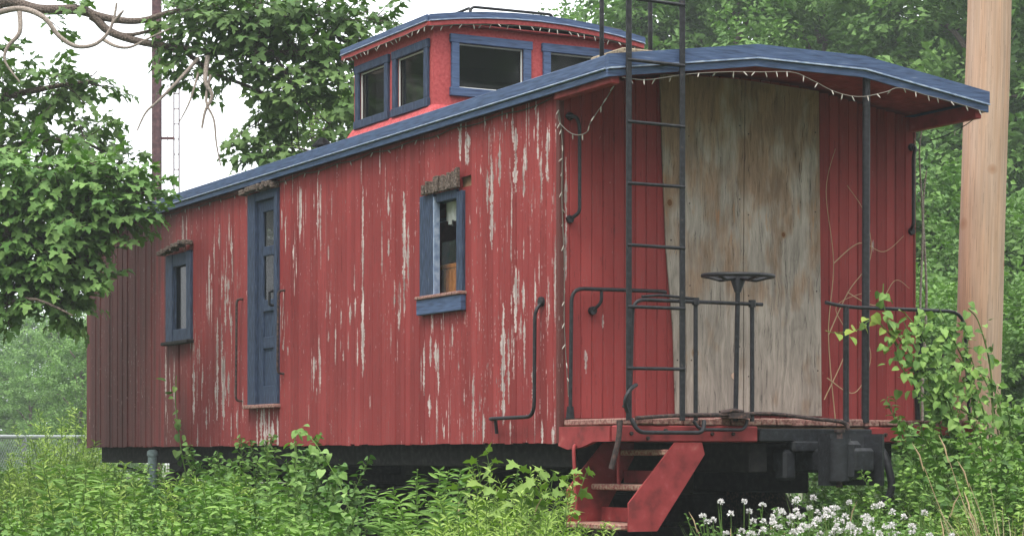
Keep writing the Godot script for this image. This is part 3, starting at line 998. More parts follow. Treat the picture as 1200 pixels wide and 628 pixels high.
func platform() -> void:
	# deck planks, their worn ends towards the camera
	for i in 24:
		var g := Geo.new()
		var x0 := 0.02 + i * 0.119
		var e := rng.randf_range(-0.02, 0.015)
		span(g, Vector3(x0, DECK - 0.045 + rng.randf_range(-0.004, 0.004), 0.03), Vector3(x0 + 0.115, DECK + rng.randf_range(-0.006, 0.004), PLAT - 0.005 + e), 0.007)
		obj("deck_plank", g, M.deckwood, car)
	var s := Geo.new()
	span(s, Vector3(0.0, 0.148, PLAT - 0.08), Vector3(1.056, DECK - 0.05, PLAT - 0.004), 0.008)
	obj("end_sill", s, M.red, car)
	s = Geo.new()
	span(s, Vector3(1.958, 0.148, PLAT - 0.08), Vector3(2.306, DECK - 0.05, PLAT - 0.004), 0.008)
	obj("end_sill", s, M.red, car)
	s = Geo.new()
	s.prism(PackedVector2Array([Vector2(0.0, DECK - 0.052), Vector2(0.0, 0.125), Vector2(0.12, 0.10), Vector2(0.30, 0.115), Vector2(0.45, 0.15), Vector2(PLAT - 0.09, 0.15), Vector2(PLAT - 0.09, DECK - 0.052)]), Transform3D(Basis(Vector3(0, 0, 1), Vector3(0, 1, 0), Vector3(-1, 0, 0)), Vector3(0.03, 0, 0.0)), 0.035)
	obj("side_sill", s, M.red, car)
	s = Geo.new()
	span(s, Vector3(2.318, 0.195, PLAT - 0.05), Vector3(2.87, 0.262, PLAT + 0.02), 0.006)
	obj("step_board", s, M.red, car)
	s = Geo.new()
	span(s, Vector3(2.318, 0.178, PLAT - 0.04), Vector3(2.87, 0.193, PLAT + 0.03), 0.003)
	obj("step_edge", s, M.iron, car)
	s = Geo.new()
	span(s, Vector3(1.058, 0.150, PLAT - 0.08), Vector3(1.956, 0.236, PLAT + 0.02), 0.008)
	obj("striker_plate", s, M.coupler, car)
	# bolt heads
	for q in [[0.1, 0.2], [0.22, 0.17], [0.35, 0.22], [0.7, 0.2], [0.86, 0.2], [2.08, 0.2], [2.2, 0.2]]:
		var b := Geo.new()
		b.tube(PackedVector3Array([Vector3(q[0], q[1], PLAT - 0.005), Vector3(q[0], q[1], PLAT + 0.012)]), [0.014, 0.011], 6)
		obj("bolt_head", b, M.rust_iron, car)
	# timbers under the platform
	for x in [1.05, 1.75]:
		var b := Geo.new()
		span(b, Vector3(x, -0.05, -1.0), Vector3(x + 0.14, 0.147, PLAT - 0.09), 0.01)
		obj("draft_timber", b, M.under, car)

func coupler() -> void:
	var c := holder("coupler", car, Vector3(1.56, 0.03, PLAT))
	var g := Geo.new()
	g.box(T(Vector3(0, 0.0, 0.0)), Vector3(0.17, 0.16, 0.9), 0.02)
	obj("shank", g, M.coupler, c)
	g = Geo.new()
	g.box(T(Vector3(0, 0.09, -0.02)), Vector3(0.50, 0.08, 0.10), 0.015)
	g.box(T(Vector3(-0.25, -0.03, -0.06)), Vector3(0.10, 0.2, 0.12), 0.02)
	g.box(T(Vector3(0.25, -0.03, -0.06)), Vector3(0.10, 0.2, 0.12), 0.02)
	obj("carrier", g, M.coupler, c)
	# head: guard arm on one side, knuckle on the other
	g = Geo.new()
	var head := PackedVector2Array([Vector2(-0.11, 0.12), Vector2(0.12, 0.12), Vector2(0.17, 0.20), Vector2(0.18, 0.42), Vector2(0.14, 0.45), Vector2(0.10, 0.31), Vector2(0.02, 0.26), Vector2(-0.09, 0.28), Vector2(-0.15, 0.36), Vector2(-0.19, 0.34), Vector2(-0.18, 0.20)])
	g.prism(head, Transform3D(Basis(Vector3(1, 0, 0), Vector3(0, 0, 1), Vector3(0, 1, 0)), Vector3(0, -0.16, 0)), 0.33)
	obj("coupler_head", g, M.coupler, c)
	g = Geo.new()
	g.tube(PackedVector3Array([Vector3(-0.13, -0.13, 0.36), Vector3(-0.13, 0.14, 0.36)]), [0.07], 14)
	g.box(Transform3D(Basis(Vector3.UP, 0.5), Vector3(-0.05, 0.0, 0.38)), Vector3(0.16, 0.25, 0.08), 0.03)
	obj("knuckle", g, M.coupler, c)
	g = Geo.new()
	g.tube(PackedVector3Array([Vector3(-0.13, -0.17, 0.36), Vector3(-0.13, 0.19, 0.36)]), [0.022], 8)
	g.tube(PackedVector3Array([Vector3(-0.13, 0.18, 0.36), Vector3(-0.13, 0.20, 0.36)]), [0.035], 8)
	obj("knuckle_pin", g, M.rust_iron, c)
	# uncoupling lever along the end sill
	g = Geo.new()
	g.tube(smooth_path([Vector3(-1.46, 0.265, 0.05), Vector3(-1.1, 0.285, 0.05), Vector3(-0.8, 0.29, 0.05), Vector3(-0.45, 0.30, 0.05), Vector3(-0.1, 0.27, 0.055), Vector3(0.12, 0.25, 0.06), Vector3(0.16, 0.2, 0.07)], 5), [0.014], 6)
	obj("uncoupling_lever", g, M.rust_iron, c)
	# air hose
	g = Geo.new()
	g.tube(smooth_path([Vector3(0.42, 0.1, 0.04), Vector3(0.44, 0.02, 0.10), Vector3(0.46, -0.16, 0.14), Vector3(0.44, -0.26, 0.12)], 5), [0.026], 8)
	g.tube(PackedVector3Array([Vector3(0.44, -0.24, 0.12), Vector3(0.42, -0.32, 0.13)]), [0.034, 0.03], 8)
	obj("air_hose", g, M.iron, c)

func ironwork() -> void:
	var z := PLAT + 0.058
	# ladder at the platform corner up over the roof
	var l := holder("ladder", car)
	for q in [[0.045, 0.47], [0.437, 0.42]]:
		var x: float = q[0]
		var g := Geo.new()
		span(g, Vector3(x - 0.019, DECK - 0.02, z - 0.007), Vector3(x + 0.019, 3.28, z + 0.008), 0.003)
		obj("rail", g, M.iron, l)
		g = Geo.new()
		g.tube(bent([Vector3(x, 3.24, z), Vector3(x, 3.46, z), Vector3(x, 3.46, q[1]), Vector3(x, 2.70, q[1]), Vector3(x + 0.03, roof_y(x) - 0.004, q[1] - 0.05)], 0.10), [0.015], 8)
		obj("roof_handrail", g, M.iron, l)
	for k in 9:
		var y := 0.22 + 0.381 * k
		if k == 0:
			continue
		var g := Geo.new()
		g.tube(PackedVector3Array([Vector3(0.03, y, z + 0.004), Vector3(0.452, y + rng.randf_range(-0.006, 0.006), z + 0.004)]), [0.011], 8)
		obj("rung", g, M.iron, l)
	for y in [2.47]:
		var g := Geo.new()
		for x in [0.045, 0.437]:
			g.tube(PackedVector3Array([Vector3(x, y, PLAT + 0.03), Vector3(x, y, z)]), [0.012], 6)
		obj("roof_bracket", g, M.iron, l)
	# brake wheel on its staff
	var b := holder("brake_wheel", car, Vector3(0.872, DECK, PLAT + 0.01))
	b.rotation.x = 0.03
	var st := Geo.new()
	st.tube(PackedVector3Array([Vector3(0, -0.02, 0), Vector3(0, 0.90, 0)]), [0.0165], 10)
	st.tube(PackedVector3Array([Vector3(0, 0.80, 0), Vector3(0, 0.88, 0)]), [0.02, 0.05], 10)
	obj("staff", st, M.iron, b)
	var rim := Geo.new()
	var ring := PackedVector3Array()
	for k in 41:
		var a := TAU * k / 40.0
		ring.push_back(Vector3(0.225 * cos(a), 0.905, 0.225 * sin(a)))
	rim.tube(ring, [0.0135], 8, false)
	obj("rim", rim, M.iron, b)
	for k in 5:
		var sp := Geo.new()
		var a := TAU * k / 5.0 + 0.3
		sp.tube(PackedVector3Array([Vector3(0, 0.895, 0), Vector3(0.12 * cos(a), 0.88, 0.12 * sin(a)), Vector3(0.22 * cos(a), 0.905, 0.22 * sin(a))]), [0.016, 0.013, 0.012], 6)
		obj("spoke", sp, M.iron, b)
	var hub := Geo.new()
	hub.tube(PackedVector3Array([Vector3(0, 0.87, 0), Vector3(0, 0.93, 0)]), [0.045, 0.035], 10)
	obj("hub", hub, M.iron, b)
	var pw := Geo.new()
	pw.tube(PackedVector3Array([Vector3(0, 0.0, 0), Vector3(0, 0.035, 0)]), [0.10, 0.09], 12)
	pw.tube(PackedVector3Array([Vector3(-0.14, 0.03, 0.03), Vector3(-0.05, 0.05, 0.05), Vector3(0.02, 0.04, 0.06)]), [0.02, 0.016, 0.012], 6)
	obj("ratchet", pw, M.rust_iron, b)
	# end railings either side of the gap
	var r := holder("end_railing", car)
	var g1 := Geo.new()
	g1.tube(bent([Vector3(0.02, 0.36, z - 0.02), Vector3(0.07, 0.44, z - 0.02), Vector3(0.085, 1.03, z - 0.02), Vector3(1.06, 1.03, z - 0.02)], 0.09), [0.012], 8)
	obj("top_bar", g1, M.iron, r)
	for x in [0.55, 0.98]:
		var p := Geo.new()
		p.tube(PackedVector3Array([Vector3(x, DECK - 0.02, z - 0.02), Vector3(x, 1.05, z - 0.02)]), [0.0145], 8)
		p.tube(PackedVector3Array([Vector3(x, 1.01, z - 0.02), Vector3(x, 1.055, z - 0.02)]), [0.024], 8)
		obj("post", p, M.iron, r)
	g1 = Geo.new()
	g1.tube(bent([Vector3(0.16, 1.05, z - 0.03), Vector3(0.30, 1.065, z - 0.045), Vector3(0.55, 1.05, z - 0.045)], 0.04), [0.010], 6)
	obj("safety_bar", g1, M.iron, r)
	g1 = Geo.new()
	g1.tube(smooth_path([Vector3(0.10, 0.50, z), Vector3(0.04, 0.47, z + 0.03), Vector3(0.0, 0.40, z + 0.03), Vector3(0.03, 0.33, z + 0.01)], 5), [0.013], 6)
	obj("hook", g1, M.iron, r)
	var r2 := holder("end_railing", car)
	g1 = Geo.new()
	g1.tube(bent([Vector3(1.56, 1.06, z - 0.02), Vector3(1.70, 1.035, z - 0.02), Vector3(2.72, 1.035, z - 0.02), Vector3(2.765, 0.28, z - 0.02)], 0.14), [0.0125], 8)
	obj("top_bar", g1, M.iron, r2)
	var p2 := Geo.new()
	p2.tube(PackedVector3Array([Vector3(1.725, DECK - 0.02, z - 0.02), Vector3(1.725, 1.035, z - 0.02)]), [0.02], 8)
	obj("post", p2, M.iron, r2)
	p2 = Geo.new()
	p2.tube(smooth_path([Vector3(2.32, DECK, z - 0.02), Vector3(2.31, 0.62, z - 0.02), Vector3(2.345, 0.75, z - 0.02), Vector3(2.33, 1.03, z - 0.02)], 4), [0.018], 8)
	obj("post", p2, M.iron, r2)
	# tall post carrying the platform roof
	var tp := Geo.new()
	tp.tube(PackedVector3Array([Vector3(1.935, DECK - 0.02, PLAT - 0.03), Vector3(1.945, roof_y(1.935) - 0.05, PLAT - 0.03)]), [0.026], 12)
	obj("roof_post", tp, M.iron, car)
	# hand rail on the end wall by the corner
	var hr := Geo.new()
	hr.tube(bent([Vector3(0.045, DECK + 0.01, 0.07), Vector3(0.055, 1.145, 0.07), Vector3(0.80, 1.15, 0.07), Vector3(0.81, 1.15, 0.01)], 0.09), [0.013], 8)
	hr.tube(PackedVector3Array([Vector3(0.045, DECK, 0.07), Vector3(0.045, DECK + 0.08, 0.07)]), [0.03, 0.022], 8)
	obj("wall_handrail", hr, M.iron, car)
	# grab irons on the end wall
	for q in [[0.115, 1.60, 2.25, 1.0], [2.855, 1.66, 2.24, -1.0]]:
		var g := Geo.new()
		g.tube(bent([Vector3(q[0] - 0.06 * q[3], q[2] + 0.02, 0.0), Vector3(q[0] - 0.02 * q[3], q[2] + 0.01, 0.07), Vector3(q[0], q[2] - 0.05, 0.07), Vector3(q[0], q[1] + 0.04, 0.07), Vector3(q[0] - 0.03 * q[3], q[1], 0.0)], 0.03), [0.0125], 8)
		for y in [q[1], q[2] + 0.02]:
			g.tube(PackedVector3Array([Vector3(q[0] - 0.035 * q[3], y, -0.002), Vector3(q[0] - 0.035 * q[3], y, 0.02)]), [0.03, 0.024], 8)
		obj("grab_iron", g, M.iron, car)
	var gh := Geo.new()
	gh.tube(bent([Vector3(0.28, 1.15, 0.07), Vector3(0.28, 1.06, 0.07), Vector3(0.245, 1.01, 0.02)], 0.03), [0.011], 6)
	gh.tube(PackedVector3Array([Vector3(0.245, 1.01, 0.0), Vector3(0.245, 1.01, 0.03)]), [0.028], 8)
	obj("rail_bracket", gh, M.iron, car)
	# grab iron bent round low on the side wall
	var gs := Geo.new()
	gs.tube(bent([Vector3(-0.001, 1.07, -0.215), Vector3(-0.06, 1.06, -0.215), Vector3(-0.06, 0.318, -0.225), Vector3(-0.06, 0.312, -0.90), Vector3(0.0, 0.312, -0.93)], 0.10), [0.013], 8)
	gs.tube(PackedVector3Array([Vector3(-0.001, 1.075, -0.215), Vector3(-0.025, 1.075, -0.215)]), [0.032], 8)
	gs.tube(PackedVector3Array([Vector3(-0.04, 0.31, -0.81), Vector3(-0.03, 0.21, -0.81)]), [0.012], 6)
	obj("grab_iron", gs, M.iron, car)
	# thin rods beside the door
	for q in [[-5.68, 0.54, 1.44], [-4.70, 0.75, 1.45]]:
		var g := Geo.new()
		g.tube(bent([Vector3(0.0, q[2], q[0]), Vector3(-0.06, q[2], q[0]), Vector3(-0.06, q[1], q[0] - 0.02), Vector3(0.0, q[1], q[0] - 0.02)], 0.04), [0.011], 6)
		obj("grab_iron", g, M.rust_iron, car)
	# stirrup bars under the platform edge
	var su := Geo.new()
	su.tube(bent([Vector3(0.05, DECK - 0.01, z + 0.02), Vector3(0.08, 0.205, z + 0.05), Vector3(0.56, 0.205, z + 0.05), Vector3(0.60, 0.28, z)], 0.05), [0.014], 8)
	obj("stirrup", su, M.iron, car)
	su = Geo.new()
	su.tube(bent([Vector3(0.52, 0.28, z), Vector3(0.56, 0.225, z + 0.01), Vector3(0.90, 0.225, z + 0.01), Vector3(0.93, 0.29, z)], 0.04), [0.011], 8)
	obj("stirrup", su, M.iron, car)
	su = Geo.new()
	su.tube(smooth_path([Vector3(-0.02, 0.28, z), Vector3(-0.03, 0.16, z), Vector3(-0.07, -0.02, z - 0.02)], 4), [0.02, 0.02, 0.018], 8)
	obj("hanging_bar", su, M.rust_iron, car)

func steps() -> void:
	var s := holder("steps", car)
	var shape := PackedVector2Array([Vector2(0.41, 0.145), Vector2(0.61, 0.145), Vector2(0.63, 0.07), Vector2(0.275, -0.41), Vector2(0.067, -0.41), Vector2(0.067, -0.235)])
	var g := Geo.new()
	g.prism(shape, T(Vector3(0, 0, PLAT + 0.005)), 0.016)
	obj("stringer", g, M.red, s)
	var far := PackedVector2Array([Vector2(0.27, 0.145), Vector2(0.5, 0.145), Vector2(0.5, 0.05), Vector2(0.22, -0.41), Vector2(0.0, -0.41), Vector2(0.0, -0.16), Vector2(0.08, -0.06)])
	g = Geo.new()
	g.prism(far, T(Vector3(0, 0, 0.10)), 0.016)
	obj("stringer", g, M.red, s)
	for q in [[0.33, 0.60, 0.10], [0.17, 0.44, -0.12], [-0.02, 0.26, -0.365]]:
		var t := Geo.new()
		span(t, Vector3(q[0], q[2] - 0.038, 0.118), Vector3(q[1], q[2], PLAT + 0.003), 0.008)
		obj("tread", t, M.tread, s)
	for q in [[0.42, -0.12, -0.015], [0.25, -0.365, -0.25]]:
		var t := Geo.new()
		span(t, Vector3(q[0], q[1] + 0.002, 0.118), Vector3(q[0] + 0.012, q[2] - 0.02, PLAT + 0.003), 0.003)
		obj("riser", t, M.red, s)
	g = Geo.new()
	g.tube(bent([Vector3(0.03, 0.13, 0.18), Vector3(-0.04, 0.12, 0.26), Vector3(-0.04, -0.36, 0.30)], 0.04), [0.012], 8)
	obj("support_rod", g, M.red, s)
	g = Geo.new()
	g.tube(PackedVector3Array([Vector3(0.20, 0.15, 0.42), Vector3(0.20, -0.12, 0.42)]), [0.012], 8)
	obj("support_rod", g, M.red, s)

func build_caboose() -> void:
	car = holder("caboose", null, Vector3(0.305, EYE - 0.072, -13.85))
	car.rotation.y = TURN
	tag(car, "abandoned red wooden caboose with blue trim, peeling paint and a cupola on its roof", "caboose")
	side_boards()
	end_boards()
	roof()
	cupola()
	side_windows()
	side_door()
	body_shell()
	platform()
	coupler()
	ironwork()
	steps()

# ------------------------------------------------------------------ leaves
# a leaf lies in the xy plane, stalk at the origin, tip at +y, front +z
func leaf_tris(right: Array, fold: float, droop: float) -> PackedVector3Array:
	var poly := PackedVector2Array()
	for p in right:
		poly.push_back(p)
	for i in range(right.size() - 2, 0, -1):
		poly.push_back(Vector2(-right[i].x, right[i].y))
	var idx := Geometry2D.triangulate_polygon(poly)
	var out := PackedVector3Array()
	for i in idx:
		var p := poly[i]
		out.push_back(Vector3(p.x, p.y, fold * absf(p.x) - droop * p.y * p.y))
	return out

# strips either side of the midrib: right holds [half width, height]
func rib_leaf(right: Array, fold: float, droop: float) -> PackedVector3Array:
	var out := PackedVector3Array()
	for i in right.size() - 1:
		var a: Vector2 = right[i]
		var b: Vector2 = right[i + 1]
		var za := -droop * a.y * a.y
		var zb := -droop * b.y * b.y
		for s in [-1.0, 1.0]:
			var m0 := Vector3(0, a.y, za)
			var m1 := Vector3(0, b.y, zb)
			var e0 := Vector3(a.x * s, a.y, za + fold * a.x)
			var e1 := Vector3(b.x * s, b.y, zb + fold * b.x)
			if a.x > 0.0:
				out.append_array(PackedVector3Array([m0, e0, e1]))
			if b.x > 0.0:
				out.append_array(PackedVector3Array([m0, e1, m1]))
			elif a.x > 0.0:
				pass
	return out

func make_leaves() -> void:
	LEAF.maple = leaf_tris([Vector2(0, 0), Vector2(0.16, 0.03), Vector2(0.42, -0.03), Vector2(0.34, 0.18), Vector2(0.66, 0.46), Vector2(0.40, 0.46), Vector2(0.22, 0.54), Vector2(0.25, 0.80), Vector2(0, 1.08)], 0.22, 0.22)
	LEAF.ovate = rib_leaf([Vector2(0, 0), Vector2(0.26, 0.22), Vector2(0.30, 0.45), Vector2(0.16, 0.8), Vector2(0, 1.0)], 0.35, 0.25)
	LEAF.heart = rib_leaf([Vector2(0, 0.0), Vector2(0.34, -0.06), Vector2(0.46, 0.25), Vector2(0.30, 0.66), Vector2(0, 1.0)], 0.25, 0.22)
	LEAF.lance = rib_leaf([Vector2(0, 0), Vector2(0.10, 0.25), Vector2(0.09, 0.6), Vector2(0, 1.0)], 0.4, 0.35)
	LEAF.far = PackedVector3Array([Vector3(0, 0, 0), Vector3(0.34, 0.42, 0.1), Vector3(0, 1, -0.18), Vector3(0, 0, 0), Vector3(0, 1, -0.18), Vector3(-0.34, 0.42, 0.1)])
	LEAF.blade = rib_leaf([Vector2(0.012, 0), Vector2(0.012, 0.4), Vector2(0.009, 0.75), Vector2(0, 1.0)], 0.5, 0.35)
	LEAF.petal = rib_leaf([Vector2(0, 0), Vector2(0.30, 0.55), Vector2(0, 1.0)], 0.2, 0.3)

func add_leaf(g: Geo, tris: PackedVector3Array, f: Transform3D, col: Color) -> void:
	g.tint = col
	for i in range(0, tris.size(), 3):
		var a := f * tris[i]
		var b := f * tris[i + 1]
		var c := f * tris[i + 2]
		var n := (b - a).cross(c - a).normalized()
		if n.dot(f.basis.z) < 0.0:
			g.put(a, -n)
			g.put(b, -n)
			g.put(c, -n)
		else:
			g.put(a, n)
			g.put(c, n)
			g.put(b, n)

func leaf_frame(p: Vector3, tip: Vector3, front: Vector3, size: float) -> Transform3D:
	var y := tip.normalized()
	var z := front - y * front.dot(y)
	if z.length_squared() < 1e-5:
		z = Vector3(0.3, 1, 0.2).cross(y)
	z = z.normalized()
	return Transform3D(Basis(y.cross(z) * size, y * size, z * size), p)

func leaf_mesh(tris: PackedVector3Array, col: Color) -> ArrayMesh:
	var g := Geo.new()
	add_leaf(g, tris, Transform3D.IDENTITY, col)
	return g.mesh(true)

func rdir() -> Vector3:
	var z := rng.randf_range(-1, 1)
	var a := rng.randf() * TAU
	var r := sqrt(1.0 - z * z)
	return Vector3(r * cos(a), z, r * sin(a))

func shade_of(a: Color, b: Color) -> Color:
	return a.lerp(b, rng.randf())

# sets one leaf or twig mesh many times and joins the copies into one mesh
func many(called: String, mesh: ArrayMesh, m: Material, xf: Array, cols: Array, parent: Node) -> MeshInstance3D:
	var arr := mesh.surface_get_arrays(0)
	var bv: PackedVector3Array = arr[Mesh.ARRAY_VERTEX]
	var bn: PackedVector3Array = arr[Mesh.ARRAY_NORMAL]
	var v := PackedVector3Array()
	var n := PackedVector3Array()
	var c := PackedColorArray()
	var one := PackedColorArray()
	one.resize(bv.size())
	for i in xf.size():
		var f: Transform3D = xf[i]
		v.append_array(f * bv)
		n.append_array(Transform3D(f.basis.orthonormalized(), Vector3.ZERO) * bn)
		one.fill(cols[i])
		c.append_array(one)
	var a := []
	a.resize(Mesh.ARRAY_MAX)
	a[Mesh.ARRAY_VERTEX] = v
	a[Mesh.ARRAY_NORMAL] = n
	a[Mesh.ARRAY_COLOR] = c
	var am := ArrayMesh.new()
	am.add_surface_from_arrays(Mesh.PRIMITIVE_TRIANGLES, a)
	var o := MeshInstance3D.new()
	o.name = called
	o.mesh = am
	o.material_override = m
	parent.add_child(o, true)
	return o

func scattered(called: String, mesh: Mesh, m: Material, xf: Array, cols: Array, parent: Node) -> MultiMeshInstance3D:
	var mm := MultiMesh.new()
	mm.transform_format = MultiMesh.TRANSFORM_3D
	mm.use_colors = true
	mm.mesh = mesh
	mm.instance_count = xf.size()
	for i in xf.size():
		mm.set_instance_transform(i, xf[i])
		mm.set_instance_color(i, cols[i])
	var o := MultiMeshInstance3D.new()
	o.name = called
	o.multimesh = mm
	o.material_override = m
	parent.add_child(o, true)
	return o

# a twig with leaves, as one mesh to be set many times in a crown
func spray(tris: PackedVector3Array, n: int, length: float, size: float) -> ArrayMesh:
	var g := Geo.new()
	for i in n:
		var t := (i + 0.5) / n
		var p := Vector3(rng.randf_range(-0.08, 0.08), length * t, rng.randf_range(-0.08, 0.08)) + rdir() * length * 0.16
		var s := 1.0 if i % 2 == 0 else -1.0
		var tip := Vector3(s * rng.randf_range(0.4, 1.1), rng.randf_range(0.2, 0.9), rng.randf_range(-0.6, 0.3))
		var k := rng.randf_range(0.75, 1.25)
		add_leaf(g, tris, leaf_frame(p, tip, Vector3(0, 0, 1) + rdir() * 0.75, size * rng.randf_range(0.7, 1.2)), Color(k, k, k * 0.95))
	return g.mesh(true)

# ------------------------------------------------------------------ trees
func limb(g: Geo, pts: Array, r0: float, r1: float, sides := 8) -> void:
	var path := smooth_path(pts, 5)
	var radii := []
	for i in path.size():
		radii.push_back(lerpf(r0, r1, float(i) / (path.size() - 1)))
	g.tube(path, radii, sides)

# a tree of unit height one to be copied: slim trunk, limbs and a crown of separate leaf masses
func tree_proto(called: String, h: float, cr: float, low: float, n: int, sprays: Array, ca: Color, cb: Color, size: float, spread: float) -> Node3D:
	var t := Node3D.new()
	t.name = called
	var tr := Geo.new()
	var lean := Vector3(rng.randf_range(-0.4, 0.4), 0, rng.randf_range(-0.4, 0.4))
	limb(tr, [Vector3.ZERO, lean * 0.3 + Vector3(0, h * 0.3, 0), lean * 0.8 + Vector3(0, h * 0.6, 0), lean + Vector3(0, h * 0.92, 0)], h * 0.014 + 0.02, 0.025)
	var blobs := []
	var count := 12 + int(h * 0.9)
	for i in count:
		var y := lerpf(low, 0.97, (i + rng.randf()) / count)
		var wide := sin(PI * clampf((y - low) / (1.02 - low) * 0.86 + 0.12, 0.0, 1.0))
		var a := i * 2.4 + rng.randf() * 0.8
		var out := cr * wide * rng.randf_range(0.35, 0.95)
		var c := Vector3(cos(a) * out, y * h, sin(a) * out) + lean * y
		var r := cr * rng.randf_range(0.22, 0.42) * spread
		blobs.push_back([c, Vector3(r, r * 0.62, r)])
		limb(tr, [lean * y * 0.8 + Vector3(0, maxf(0.3, y * h - out * 0.5 - 0.3), 0), c * Vector3(0.5, 1, 0.5) - Vector3(0, 0.15, 0), c], 0.005 * h + 0.012, 0.010, 5)
	obj("trunk", tr, M.bark, t)
	var g_v := []
	var g_c := []
	for k in sprays.size():
		g_v.push_back([])
		g_c.push_back([])
	for i in n:
		var b: Array = blobs[rng.randi() % blobs.size()]
		var d := rdir()
		if d.y < -0.3:
			d.y *= 0.5
		var p: Vector3 = b[0] + d * b[1] * pow(rng.randf(), 0.45)
		var dir := (d + Vector3(0, 0.1, 0) + rdir() * 0.5).normalized()
		var f := leaf_frame(p, dir, Vector3(0, 1, 0) + rdir() * 0.5 + d * 0.5, size * rng.randf_range(0.75, 1.3))
		var k := rng.randi() % sprays.size()
		g_v[k].push_back(f)
		g_c[k].push_back(shade_of(ca, cb))
	for k in sprays.size():
		many("crown", sprays[k], M.leaf, g_v[k], g_c[k], t)
	return t

func stand(proto: Node3D, p: Vector3, scale_: float, label: String, group: String) -> void:
	p.y = ground_y(p.x, p.z) - 0.05
	plant(proto, p, scale_, label, "tree", group)

# leaves of a near tree, clump by clump; returns [frames, colours]
func clump_leaves(clumps: Array, origin: Vector3, ca: Color, cb: Color, size: float, twigs: Geo) -> Array:
	var xf := []
	var cols := []
	for c in clumps:
		var cen: Vector3 = c[0] - origin
		var rad: Vector3 = c[1]
		for s in int(c[2]):
			var d := rdir()
			var p := cen + d * rad * pow(rng.randf(), 0.42)
			var dir := (d * Vector3(1, 0.5, 1) + Vector3(0, -0.12, 0) + rdir() * 0.45).normalized()
			var length := size * rng.randf_range(1.6, 3.2)
			var side := dir.cross(Vector3.UP).normalized()
			var up := side.cross(dir)
			var hue := rng.randf()
			if rng.randf() < 0.5:
				twigs.tube(PackedVector3Array([p - dir * length * 0.8, p, p + dir * length]), [0.006, 0.005, 0.003], 3, false)
			var n := 7 + rng.randi() % 5
			for i in n:
				var t := float(i) / (n - 1)
				var sd := 1.0 if i % 2 == 0 else -1.0
				if i == n - 1:
					sd = 0.0
				var q := p + dir * length * t + side * sd * size * rng.randf_range(0.25, 0.7) + up * size * rng.randf_range(-0.25, 0.25)
				var tip := dir * rng.randf_range(0.4, 1.0) + side * sd * rng.randf_range(0.5, 1.1) + Vector3(0, rng.randf_range(-0.75, 0.05), 0)
				xf.push_back(leaf_frame(q, tip, up + rdir() * 0.5, size * rng.randf_range(0.65, 1.15)))
				cols.push_back(ca.lerp(cb, clampf(hue * 0.7 + rng.randf() * 0.3, 0.0, 1.0)))
	return [xf, cols]

func px_clumps(list: Array, d: float, deep: float, dens: float) -> Array:
	var out := []
	for c in list:
		var dist: float = d + (c[5] if c.size() > 5 else 0.0)
		var k := dist / FOCAL
		out.push_back([at(c[0], c[1], dist), Vector3(c[2] * k, c[3] * k, deep * (c[2] + c[3]) * 0.5 * k), c[4] * dens])
	return out

